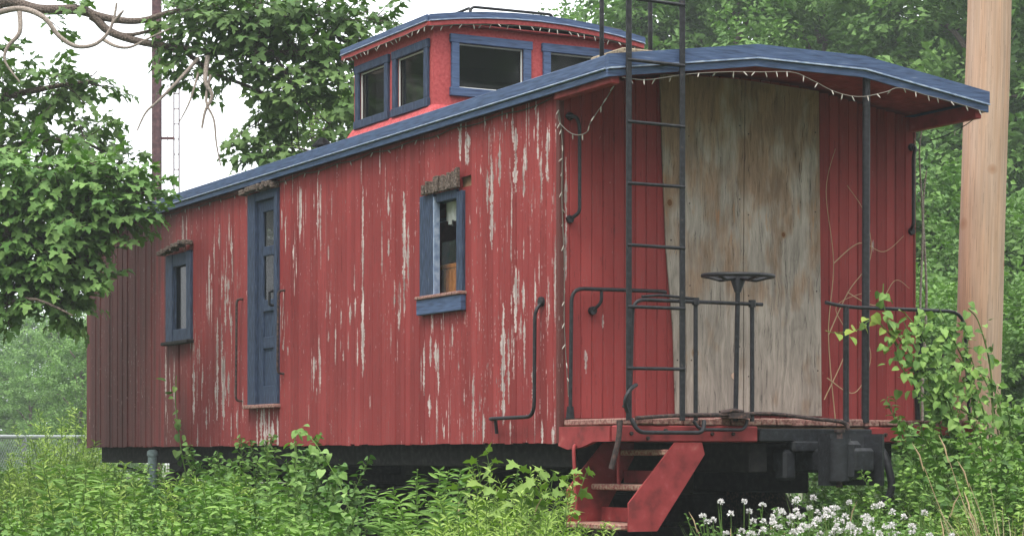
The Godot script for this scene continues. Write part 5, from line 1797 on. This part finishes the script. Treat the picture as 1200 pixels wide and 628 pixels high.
func vines() -> void:
	var ca := Color(0.09, 0.18, 0.04)
	var cb := Color(0.22, 0.36, 0.10)
	var w := func(x: float, y: float, z: float) -> Vector3: return to_world(Vector3(x, y, z))
	var gy := -1.13
	climber("climbing_vine", "leafy green vine smothering the right end railing of the platform", [
		[w.call(2.75, gy, 1.0), w.call(2.6, -0.2, 1.0), w.call(2.45, 0.4, 0.95), w.call(2.3, 0.8, 0.9), w.call(2.15, 1.0, 0.86)],
		[w.call(2.6, -0.2, 1.0), w.call(2.35, 0.5, 0.92), w.call(2.08, 0.78, 0.86), w.call(2.02, 1.05, 0.8), w.call(2.03, 1.2, 0.78)],
		[w.call(2.75, gy, 1.0), w.call(2.82, 0.0, 0.95), w.call(2.72, 0.5, 0.9), w.call(2.55, 0.85, 0.86), w.call(2.45, 1.05, 0.84)],
		[w.call(2.82, 0.0, 0.95), w.call(2.85, 0.6, 0.9), w.call(2.78, 0.95, 0.86), w.call(2.7, 1.05, 0.84)],
		[w.call(2.6, 0.2, 0.9), w.call(2.4, 0.35, 0.9), w.call(2.5, 0.6, 0.9), w.call(2.62, 0.7, 0.88), w.call(2.7, 0.9, 0.86)],
		[w.call(2.82, 0.0, 0.95), w.call(2.92, 0.25, 0.95), w.call(2.9, 0.45, 0.9), w.call(2.82, 0.6, 0.9)]], 0.008, 0.026, 0.066, ca, cb, M.stem, 0.15)
	climber("climbing_vine", "leafy green vine tangled between the platform's right step and the wooden pole", [
		[w.call(3.0, gy, 1.0), w.call(2.95, -0.3, 0.95), w.call(2.75, 0.3, 0.9), w.call(2.6, 0.7, 0.88), w.call(2.3, 0.9, 0.86)],
		[w.call(2.95, -0.3, 0.95), w.call(3.0, 0.2, 0.8), w.call(2.92, 0.5, 0.8), w.call(2.8, 0.65, 0.82)],
		[w.call(2.75, 0.3, 0.9), w.call(2.45, 0.45, 0.9), w.call(2.2, 0.7, 0.88), w.call(2.05, 0.9, 0.84)],
		[w.call(2.95, -0.3, 0.95), w.call(3.15, 0.1, 0.7), w.call(3.2, 0.3, 0.7), w.call(3.05, 0.45, 0.75)]], 0.007, 0.019, 0.056, Color(0.11, 0.22, 0.045), Color(0.25, 0.40, 0.10), M.stem, 0.16)
	climber("climbing_vine", "round leaved vine heaped over the railing right of the tall roof post", [
		[w.call(2.5, gy, 1.05), w.call(2.45, 0.3, 0.95), w.call(2.25, 0.65, 0.92), w.call(2.1, 0.95, 0.9)],
		[w.call(2.45, 0.3, 0.95), w.call(2.15, 0.55, 0.92), w.call(2.05, 0.75, 0.9), w.call(2.2, 0.9, 0.9), w.call(2.4, 1.0, 0.9)],
		[w.call(2.25, 0.65, 0.92), w.call(2.4, 0.8, 0.9), w.call(2.55, 0.95, 0.9), w.call(2.66, 0.85, 0.9)],
		[w.call(2.45, 0.3, 0.95), w.call(2.6, 0.45, 0.92), w.call(2.7, 0.65, 0.9), w.call(2.6, 0.8, 0.9)]], 0.006, 0.016, 0.056, Color(0.10, 0.20, 0.045), Color(0.24, 0.39, 0.10), M.stem, 0.12)
	climber("vine_shoot", "thin vine shoot with a few yellow green leaves left of the tall roof post", [[w.call(2.1, 0.78, 0.86), w.call(1.9, 0.95, 0.86), w.call(1.75, 0.88, 0.86), w.call(1.6, 0.86, 0.84), w.call(1.52, 0.87, 0.84)]], 0.004, 0.05, 0.07, Color(0.18, 0.28, 0.05), Color(0.30, 0.36, 0.08), M.stem, 0.06)
	climber("climbing_vine", "slender vine climbing the caboose's side below the far small window", [[at(222, 660, 19.4), at(224, 600, 19.6), at(218, 560, 19.9), at(212, 530, 20.1), at(208, 500, 20.2), at(205, 470, 20.25), at(206, 440, 20.3)]], 0.009, 0.065, 0.085, ca, cb, M.stem, 0.10)
	climber("climbing_vine", "trailing vine hanging over the dark bush left of the black gap", [[at(352, 640, 12.2), at(345, 520, 12.3), at(352, 508, 12.2), at(366, 516, 12.1), at(382, 540, 12.0), at(398, 568, 11.9), at(408, 596, 11.8), at(416, 625, 11.8)]], 0.004, 0.026, 0.052, Color(0.12, 0.22, 0.05), Color(0.24, 0.37, 0.12), M.stem, 0.06)
	# leafless stems scrawled over the end wall
	climber("dead_vine", "leafless dry vine stems scrawled over the red end wall at the right", [
		[w.call(2.2, 0.3, 0.03), w.call(2.14, 0.9, 0.03), w.call(2.18, 1.4, 0.035), w.call(2.12, 1.9, 0.03), w.call(2.2, 2.2, 0.03)],
		[w.call(2.14, 0.9, 0.03), w.call(2.3, 1.2, 0.04), w.call(2.5, 1.45, 0.035), w.call(2.46, 1.75, 0.03), w.call(2.3, 1.95, 0.03)],
		[w.call(2.3, 1.2, 0.035), w.call(2.55, 1.12, 0.04), w.call(2.72, 1.3, 0.03), w.call(2.85, 1.25, 0.03)],
		[w.call(2.18, 1.4, 0.035), w.call(2.4, 1.55, 0.04), w.call(2.62, 1.5, 0.03), w.call(2.8, 1.62, 0.03)],
		[w.call(2.12, 0.6, 0.04), w.call(2.35, 0.5, 0.05), w.call(2.5, 0.75, 0.04), w.call(2.4, 1.0, 0.04)],
		[w.call(2.1, 0.45, 0.035), w.call(2.3, 0.85, 0.04), w.call(2.2, 1.1, 0.04), w.call(2.5, 1.22, 0.04)]], 0.0045, 0.0, 0.0, ca, cb, M.dry, 0.0)
	climber("dead_vine", "grey bare vine hanging along the far right corner of the end wall", [
		[w.call(2.96, -1.1, 0.02), w.call(2.97, 0.6, 0.03), w.call(2.95, 1.1, 0.03), w.call(2.98, 1.7, 0.02), w.call(2.95, 2.2, 0.02), w.call(2.97, 2.38, 0.02)],
		[w.call(2.97, 0.6, 0.03), w.call(3.03, 1.2, 0.0), w.call(3.0, 1.8, 0.0), w.call(3.03, 2.1, 0.0)]], 0.012, 0.0, 0.0, ca, cb, M.dead, 0.0)

# ------------------------------------------------------------------ other things
func light_string(label: String, pts: Array, gap: float, smooth: bool, cord: Material, drop := 0.0) -> void:
	var base: Vector3 = to_world(pts[0])
	var t := holder("string_lights", null, base)
	tag(t, label, "string lights", "strings of small clear bulbs")
	var rel := []
	for p in pts:
		rel.push_back(to_world(p) - base)
	var path: PackedVector3Array = smooth_path(rel, 8) if smooth else PackedVector3Array(rel)
	var g := Geo.new()
	g.tube(path, [0.0035], 4, false)
	obj("cord", g, cord, t)
	var bg := Geo.new()
	bg.tube(PackedVector3Array([Vector3(0, 0, 0), Vector3(0, -0.014, 0)]), [0.004, 0.004], 5)
	bg.tube(PackedVector3Array([Vector3(0, -0.014, 0), Vector3(0, -0.026, 0), Vector3(0, -0.038, 0)]), [0.005, 0.004, 0.0015], 5)
	var bm := bg.mesh()
	var run := gap * 0.5
	for i in path.size() - 1:
		var a := path[i]
		var b := path[i + 1]
		var l := a.distance_to(b)
		while run < l:
			var o := MeshInstance3D.new()
			o.name = "bulb"
			o.mesh = bm
			o.material_override = M.bulb
			o.position = a.lerp(b, run / l)
			o.rotation = Vector3(rng.randf_range(-0.7, 0.7), 0, rng.randf_range(-0.7, 0.7))
			t.add_child(o, true)
			run += gap * rng.randf_range(0.7, 1.3)
		run -= l

func lights_on_car() -> void:
	var x0 := 0.514 - 0.115
	var p := []
	for k in 17:
		var t := k / 16.0
		p.push_back(Vector3(lerpf(x0 + 0.03, 2.37, t), 3.392 + 0.085 * (1.0 - pow(2.0 * t - 1.0, 2.0)) - 0.012 * absf(sin(k * 1.3)), -2.815))
	light_string("string of small clear bulbs under the cupola roof's front edge", p, 0.085, false, M.cord_dark)
	p = []
	for k in 13:
		var t := k / 12.0
		p.push_back(Vector3(x0 + 0.013, 3.392 - 0.012 * absf(sin(k * 1.7)), lerpf(-2.80, -4.5, t)))
	light_string("string of small clear bulbs under the cupola roof's long side edge", p, 0.10, false, M.cord_dark)
	var zf := PLAT + 0.025
	light_string("string of small clear bulbs draped below the blue platform roof edge", [Vector3(0.02, 2.40, zf), Vector3(0.2, 2.40, zf), Vector3(0.5, 2.46, zf), Vector3(0.8, 2.50, zf), Vector3(1.05, 2.52, zf), Vector3(1.3, 2.54, zf), Vector3(1.45, 2.505, zf), Vector3(1.65, 2.44, zf), Vector3(1.85, 2.425, zf), Vector3(2.05, 2.47, zf), Vector3(2.18, 2.51, zf), Vector3(2.4, 2.48, zf), Vector3(2.6, 2.455, zf), Vector3(2.8, 2.425, zf), Vector3(2.9, 2.405, zf)], 0.105, true, M.cord)
	light_string("string of small clear bulbs running down the caboose's near corner", [Vector3(0.02, 2.39, 0.70), Vector3(0.03, 2.30, 0.55), Vector3(0.02, 2.18, 0.38), Vector3(0.03, 2.12, 0.30), Vector3(0.02, 2.13, 0.15), Vector3(-0.012, 2.22, 0.03), Vector3(-0.012, 2.30, 0.02), Vector3(0.012, 2.1, 0.022), Vector3(0.012, 1.7, 0.02), Vector3(0.03, 1.3, 0.02), Vector3(0.03, 0.9, 0.02), Vector3(0.06, 0.45, 0.02)], 0.11, true, M.cord)
	p = []
	for k in 40:
		p.push_back(Vector3(-0.012, 2.39 - 0.02 * absf(sin(k * 0.9)), -0.1 - k * 0.2))
	light_string("long string of small bulbs along the top of the caboose's side wall", p, 0.34, true, M.cord_dark)
	light_string("dark cord end dangling from the right corner of the platform roof", [Vector3(2.9, 2.40, PLAT - 0.02), Vector3(2.85, 2.33, PLAT - 0.1), Vector3(2.72, 2.25, PLAT - 0.2), Vector3(2.7, 2.24, PLAT - 0.3)], 0.4, true, M.cord_dark)

func utility_pole() -> void:
	var d := 16.0
	var foot := at(1137, 760, d)
	foot.y = ground_y(foot.x, foot.z) - 0.2
	var t := holder("utility_pole", null, foot)
	tag(t, "pale new wooden utility pole standing behind the platform's right corner", "pole")
	var top := at(1166, -180, d) - foot
	var g := Geo.new()
	var pts := PackedVector3Array()
	var rad := []
	for k in 15:
		var u := k / 14.0
		pts.push_back(Vector3.ZERO.lerp(top, u) + Vector3(0.006 * nz(u * 6.0, 0, 40.0), 0, 0))
		rad.push_back(lerpf(0.178, 0.158, u) + 0.004 * nz(u * 9.0, 5.0, 41.0))
	g.tube(pts, rad, 28)
	for i in g.uv.size():
		g.uv[i].y = g.uv[i].y / 6.0
	obj("shaft", g, M.pole, t)

func signal_mast() -> void:
	var d := 31.0
	var foot := at(183, 700, d)
	foot.y = ground_y(foot.x, foot.z) - 0.1
	var t := holder("signal_mast", null, foot)
	tag(t, "dark red steel mast with a narrow ladder behind the caboose's roof", "mast")
	var hgt := at(183, -60, d).y - foot.y
	var g := Geo.new()
	g.tube(PackedVector3Array([Vector3.ZERO, Vector3(0, hgt, 0)]), [0.075, 0.072], 14)
	obj("post", g, M.mast, t)
	for x in [0.25, 0.325]:
		g = Geo.new()
		g.tube(PackedVector3Array([Vector3(x, 0.1, 0), Vector3(x, hgt, 0)]), [0.011], 6)
		obj("ladder_rail", g, M.mast, t)
	g = Geo.new()
	g.tube(PackedVector3Array([Vector3(0.16, 0.1, 0), Vector3(0.16, hgt, 0)]), [0.005], 5)
	obj("cable", g, M.mast, t)
	var y := 0.4
	while y < hgt:
		g = Geo.new()
		g.tube(PackedVector3Array([Vector3(0.25, y, 0), Vector3(0.325, y, 0)]), [0.008], 5)
		obj("rung", g, M.mast, t)
		y += 0.22
	for py in [162.0, 60.0, 300.0, 430.0]:
		g = Geo.new()
		var yy := at(183, py, d).y - foot.y
		span(g, Vector3(0.05, yy - 0.02, -0.015), Vector3(0.26, yy + 0.02, 0.015), 0.004)
		obj("bracket", g, M.mast, t)

func chain_fence() -> void:
	var a := at(-90, 530, 24.5)
	var b := at(140, 530, 29.5)
	a.y = ground_y(a.x, a.z)
	b.y = ground_y(b.x, b.z)
	var top := 1.70
	var t := holder("chain_link_fence", null, a)
	tag(t, "grey chain link fence with a galvanised top rail beyond the caboose's far end", "fence")
	var along := b - a
	along.y = 0
	var l := along.length()
	along = along.normalized()
	var g := Geo.new()
	g.tube(PackedVector3Array([Vector3(0, top - a.y, 0), along * l + Vector3(0, top - a.y + 0.03, 0)]), [0.028], 10)
	obj("top_rail", g, M.galv, t)
	var s := 0.0
	while s <= l:
		g = Geo.new()
		g.tube(PackedVector3Array([along * s + Vector3(0, -0.1, 0), along * s + Vector3(0, top - a.y + 0.04, 0)]), [0.03], 8)
		obj("post", g, M.galv, t)
		s += 2.4
	g = Geo.new()
	var h := top - a.y - 0.05
	var n := int((l + h) / 0.065)
	var off := along.cross(Vector3.UP) * 0.034
	for i in n:
		for w in [1.0, -1.0]:
			var s0 := i * 0.065 - (h if w > 0.0 else 0.0)
			var p0 := Vector2(s0, 0.03)
			var p1 := Vector2(s0 + w * h, 0.03 + h)
			if w < 0.0:
				p0.x = i * 0.065
				p1.x = p0.x - h
			# keep inside the panel
			if p0.x < 0.0 and w > 0.0:
				p0 = Vector2(0, p0.y - p0.x)
			if p1.x > l and w > 0.0:
				p1 = Vector2(l, p1.y - (p1.x - l))
			if p1.x < 0.0 and w < 0.0:
				p1 = Vector2(0, p1.y + p1.x)
			if p0.x > l and w < 0.0:
				p0 = Vector2(l, p0.y + (p0.x - l))
			if p1.y - p0.y > 0.02:
				g.tube(PackedVector3Array([along * p0.x + Vector3(0, p0.y, 0) + off, along * p1.x + Vector3(0, p1.y, 0) + off]), [0.003], 3, false)
	obj("wire_mesh", g, M.galv, t)

func pipe_post() -> void:
	var p := at(178, 700, 20.6)
	p.y = ground_y(p.x, p.z) - 0.05
	var top := at(178, 527, 20.6).y - p.y
	var t := holder("vent_pipe", null, p)
	tag(t, "grey capped standpipe beside the caboose's far truck", "pipe")
	var g := Geo.new()
	g.tube(PackedVector3Array([Vector3.ZERO, Vector3(0, top - 0.03, 0)]), [0.045], 12)
	obj("pipe", g, M.pipe, t)
	g = Geo.new()
	g.tube(PackedVector3Array([Vector3(0, top - 0.06, 0), Vector3(0, top - 0.015, 0), Vector3(0, top, 0)]), [0.054, 0.052, 0.03], 12)
	obj("cap", g, M.pipe, t)

func track() -> void:
	var t := holder("railway_track", null, to_world(Vector3(BODY_W * 0.5, 0, -5.0)) * Vector3(1, 0, 1))
	t.rotation.y = TURN
	tag(t, "rusty overgrown railway track under the caboose", "track")
	var top := EYE - 0.072 - 0.952
	for sx in [-0.77, 0.77]:
		var g := Geo.new()
		g.prism(PackedVector2Array([Vector2(-0.065, 0), Vector2(0.065, 0), Vector2(0.012, 0.03), Vector2(0.012, 0.1), Vector2(0.034, 0.11), Vector2(0.034, 0.142), Vector2(-0.034, 0.142), Vector2(-0.034, 0.11), Vector2(-0.012, 0.1), Vector2(-0.012, 0.03)]), T(Vector3(sx, top - 0.142, -16.0)), 23.0)
		obj("rail", g, M.rail, t)
	for i in 38:
		var g := Geo.new()
		var z := -15.8 + i * 0.6
		g.box(Transform3D(Basis(Vector3.UP, rng.randf_range(-0.03, 0.03)), Vector3(rng.randf_range(-0.05, 0.05), top - 0.142 - 0.075, z)), Vector3(2.5, 0.15, 0.22), 0.012)
		obj("tie", g, M.tie, t)

func ground() -> void:
	var g := Geo.new()
	# fine cells near the car, coarse ones to the horizon
	var xs := [-260.0, -180.0, -120.0, -70.0, -40.0, -25.0]
	var x := -16.0
	while x <= 16.0:
		xs.push_back(x)
		x += 0.8
	xs.append_array([25.0, 40.0, 70.0, 120.0, 180.0, 260.0])
	var zs := [60.0, 30.0, 12.0]
	var z := 4.0
	while z >= -36.0:
		zs.push_back(z)
		z -= 0.8
	zs.append_array([-45.0, -60.0, -90.0, -140.0, -200.0, -280.0])
	for i in xs.size() - 1:
		for j in zs.size() - 1:
			var q := []
			for c in [[i, j], [i + 1, j], [i + 1, j + 1], [i, j + 1]]:
				var px: float = xs[c[0]]
				var pz: float = zs[c[1]]
				q.push_back(Vector3(px, ground_y(px, pz), pz))
			var nn: Vector3 = (q[1] - q[0]).cross(q[3] - q[0]).normalized()
			if nn.y < 0.0:
				nn = -nn
			g.soft(q, [nn, nn, nn, nn], [Vector2.ZERO, Vector2.ZERO, Vector2.ZERO, Vector2.ZERO])
	obj("ground", g, M.ground).set_meta("kind", "structure")

func turf() -> void:
	# low grass over the ground, too fine to count
	var blade := Geo.new()
	for i in 9:
		var a := rng.randf() * TAU
		var out := Vector3(cos(a), 0, sin(a))
		var f := leaf_frame(out * rng.randf() * 0.05, out * rng.randf_range(0.2, 0.7) + Vector3.UP, -out, rng.randf_range(0.6, 1.0))
		f.basis.x *= 1.0
		add_leaf(blade, LEAF.blade, f, Color.WHITE)
	var xf := []
	var cols := []
	for i in 14000:
		var d := 4.0 + 30.0 * pow(rng.randf(), 0.8)
		var p := Vector3(rng.randf_range(-0.34, 0.34) * (d + 6.0), 0, -d)
		p.y = ground_y(p.x, p.z) - 0.01
		xf.push_back(Transform3D(Basis(Vector3.UP, rng.randf() * TAU).scaled(Vector3.ONE * rng.randf_range(0.2, 0.5)), p))
		cols.push_back(shade_of(Color(0.07, 0.14, 0.03), Color(0.16, 0.24, 0.07)))
	var o := scattered("grass", blade.mesh(true), M.weed, xf, cols, self)
	o.set_meta("kind", "stuff")
	tag(o, "short green grass covering the ground around the track", "grass")

func woods() -> void:
	var sp := [spray(LEAF.far, 14, 0.5, 0.17), spray(LEAF.far, 16, 0.55, 0.15)]
	var soft_a := Color(0.085, 0.170, 0.046)
	var soft_b := Color(0.185, 0.320, 0.090)
	var protos := []
	for k in 4:
		protos.push_back(tree_proto("forest_tree", 12.0, 2.0 + 0.15 * k, [0.2, 0.12, 0.15, 0.08][k], 1400, sp, soft_a, soft_b, 1.0, 1.15))
	var nth := ["first", "second", "third", "fourth", "fifth", "sixth", "seventh", "eighth", "ninth", "tenth", "eleventh", "twelfth"]
	# column, distance, height
	var n := 0
	for q in [[690, 46.0, 11.0], [742, 42.0, 11.6], [800, 47.0, 12.5], [856, 41.0, 11.5], [905, 52.0, 14.5], [950, 43.0, 12.6], [1005, 48.0, 13.5], [1058, 40.0, 12.0], [1105, 46.0, 13.5], [1160, 38.0, 12.5], [1215, 42.0, 13.5], [1260, 36.0, 12.0]]:
		stand(protos[n % 4], at(q[0], 600, q[1]), q[2] / 12.0, "tall leafy tree, %s from the left in the wood behind the platform roof" % nth[n], "trees of the wood behind the caboose")
		n += 1
	# undergrowth of the wood
	var low := []
	for k in 2:
		low.push_back(tree_proto("understorey_tree", 4.0, 1.4, 0.05, 1100, sp, soft_a, soft_b, 0.6, 1.3))
	n = 0
	for q in [[1060, 33.0, 4.5], [1075, 27.0, 3.6], [1095, 31.0, 5.5], [1110, 25.0, 3.2], [1150, 29.0, 4.2], [1185, 26.0, 3.6], [1215, 24.0, 3.0], [1230, 30.0, 5.0]]:
		stand(low[n % 2], at(q[0], 600, q[1]), q[2] / 4.0, "low bushy tree, %s from the left at the wood's edge beside the wooden pole" % nth[n], "low trees beside the wooden pole")
		n += 1
	# small light tree behind the roof, left of the cupola
	var slim := tree_proto("forest_tree", 8.0, 1.15, 0.3, 600, sp, Color(0.14, 0.24, 0.06), Color(0.26, 0.36, 0.11), 0.7, 1.2)
	stand(slim, at(388, 600, 36.0), 1.0, "slim light green tree rising behind the roof left of the cupola", "")
	# pale trees far off at the left
	var far := tree_proto("distant_tree", 6.5, 2.2, 0.05, 1100, sp, Color(0.085, 0.170, 0.046), Color(0.185, 0.320, 0.090), 0.8, 1.3)
	n = 0
	for q in [[-40, 70.0, 6.5], [-10, 60.0, 4.2], [15, 82.0, 7.4], [40, 58.0, 3.8], [62, 66.0, 5.8], [85, 52.0, 4.4], [100, 76.0, 6.8], [130, 68.0, 6.2]]:
		stand(far, at(q[0], 560, q[1]), q[2] / 6.5, "pale distant tree, %s from the left past the chain link fence" % nth[n], "distant trees past the fence")
		n += 1
	# the trees across the clearing that the cupola's panes mirror
	n = 0
	for q in [[-22.0, -5.0], [-20.0, 1.0], [-17.5, 6.0], [-14.0, 10.0], [-10.0, 13.0], [-5.5, 15.0], [-1.0, 16.0], [4.0, 15.5], [8.5, 14.0], [13.0, 11.0], [16.5, 6.5], [19.0, 1.0], [20.0, -4.0], [20.5, -9.5], [21.0, -15.0], [-13.0, -25.0], [-17.5, -29.0], [-19.0, -19.0], [-21.0, -12.0]]:
		stand(protos[n % 4], Vector3(q[0], 0, q[1]), 1.25, "tall leafy tree round the clearing, out of view beside or behind the camera", "trees round the clearing")
		n += 1
	for o in protos + low + [slim, far]:
		o.free()

func set_view() -> void:
	var cam := Camera3D.new()
	cam.name = "camera"
	add_child(cam)
	cam.position = Vector3(0, EYE, 0)
	cam.projection = Camera3D.PROJECTION_FRUSTUM
	cam.near = 0.1
	cam.far = 900.0
	cam.size = 0.1 * 628.0 / FOCAL
	cam.frustum_offset = Vector2(0, 0.1 * 218.0 / FOCAL)
	cam.current = true
	var e := Environment.new()
	e.background_mode = Environment.BG_SKY
	var sky := Sky.new()
	var sm := ProceduralSkyMaterial.new()
	sm.sky_top_color = Color(0.98, 0.99, 1.0)
	sm.sky_horizon_color = Color(0.85, 0.87, 0.89)
	sm.sky_curve = 0.2
	sm.ground_horizon_color = Color(0.55, 0.58, 0.5)
	sm.ground_bottom_color = Color(0.3, 0.32, 0.25)
	sm.sun_angle_max = 1.0
	sky.sky_material = sm
	e.sky = sky
	e.background_energy_multiplier = 1.25
	e.tonemap_mode = Environment.TONE_MAPPER_LINEAR
	e.tonemap_exposure = 2.2
	e.fog_enabled = true
	e.fog_density = 0.0013
	e.fog_light_color = Color(0.86, 0.89, 0.90)
	e.sdfgi_enabled = true
	e.ssao_enabled = true
	e.ssil_enabled = true
	var we := WorldEnvironment.new()
	we.name = "sky"
	we.environment = e
	add_child(we)
	var sun := DirectionalLight3D.new()
	sun.name = "sun"
	sun.light_energy = 0.5
	sun.light_angular_distance = 20.0
	sun.light_color = Color(1.0, 0.98, 0.94)
	sun.shadow_enabled = true
	add_child(sun)
	sun.look_at_from_position(Vector3(-3.5, 15, 4), Vector3(0, 0, -4))

func _ready() -> void:
	rng.seed = 20240607
	fn.noise_type = FastNoiseLite.TYPE_SIMPLEX_SMOOTH
	fn.frequency = 1.0
	fn.seed = 7
	set_view()
	make_materials()
	make_leaves()
	build_caboose()
	ground()
	track()
	utility_pole()
	signal_mast()
	chain_fence()
	pipe_post()
	woods()
	big_maple()
	young_maple()
	low_plants()
	vines()
	lights_on_car()
	turf()
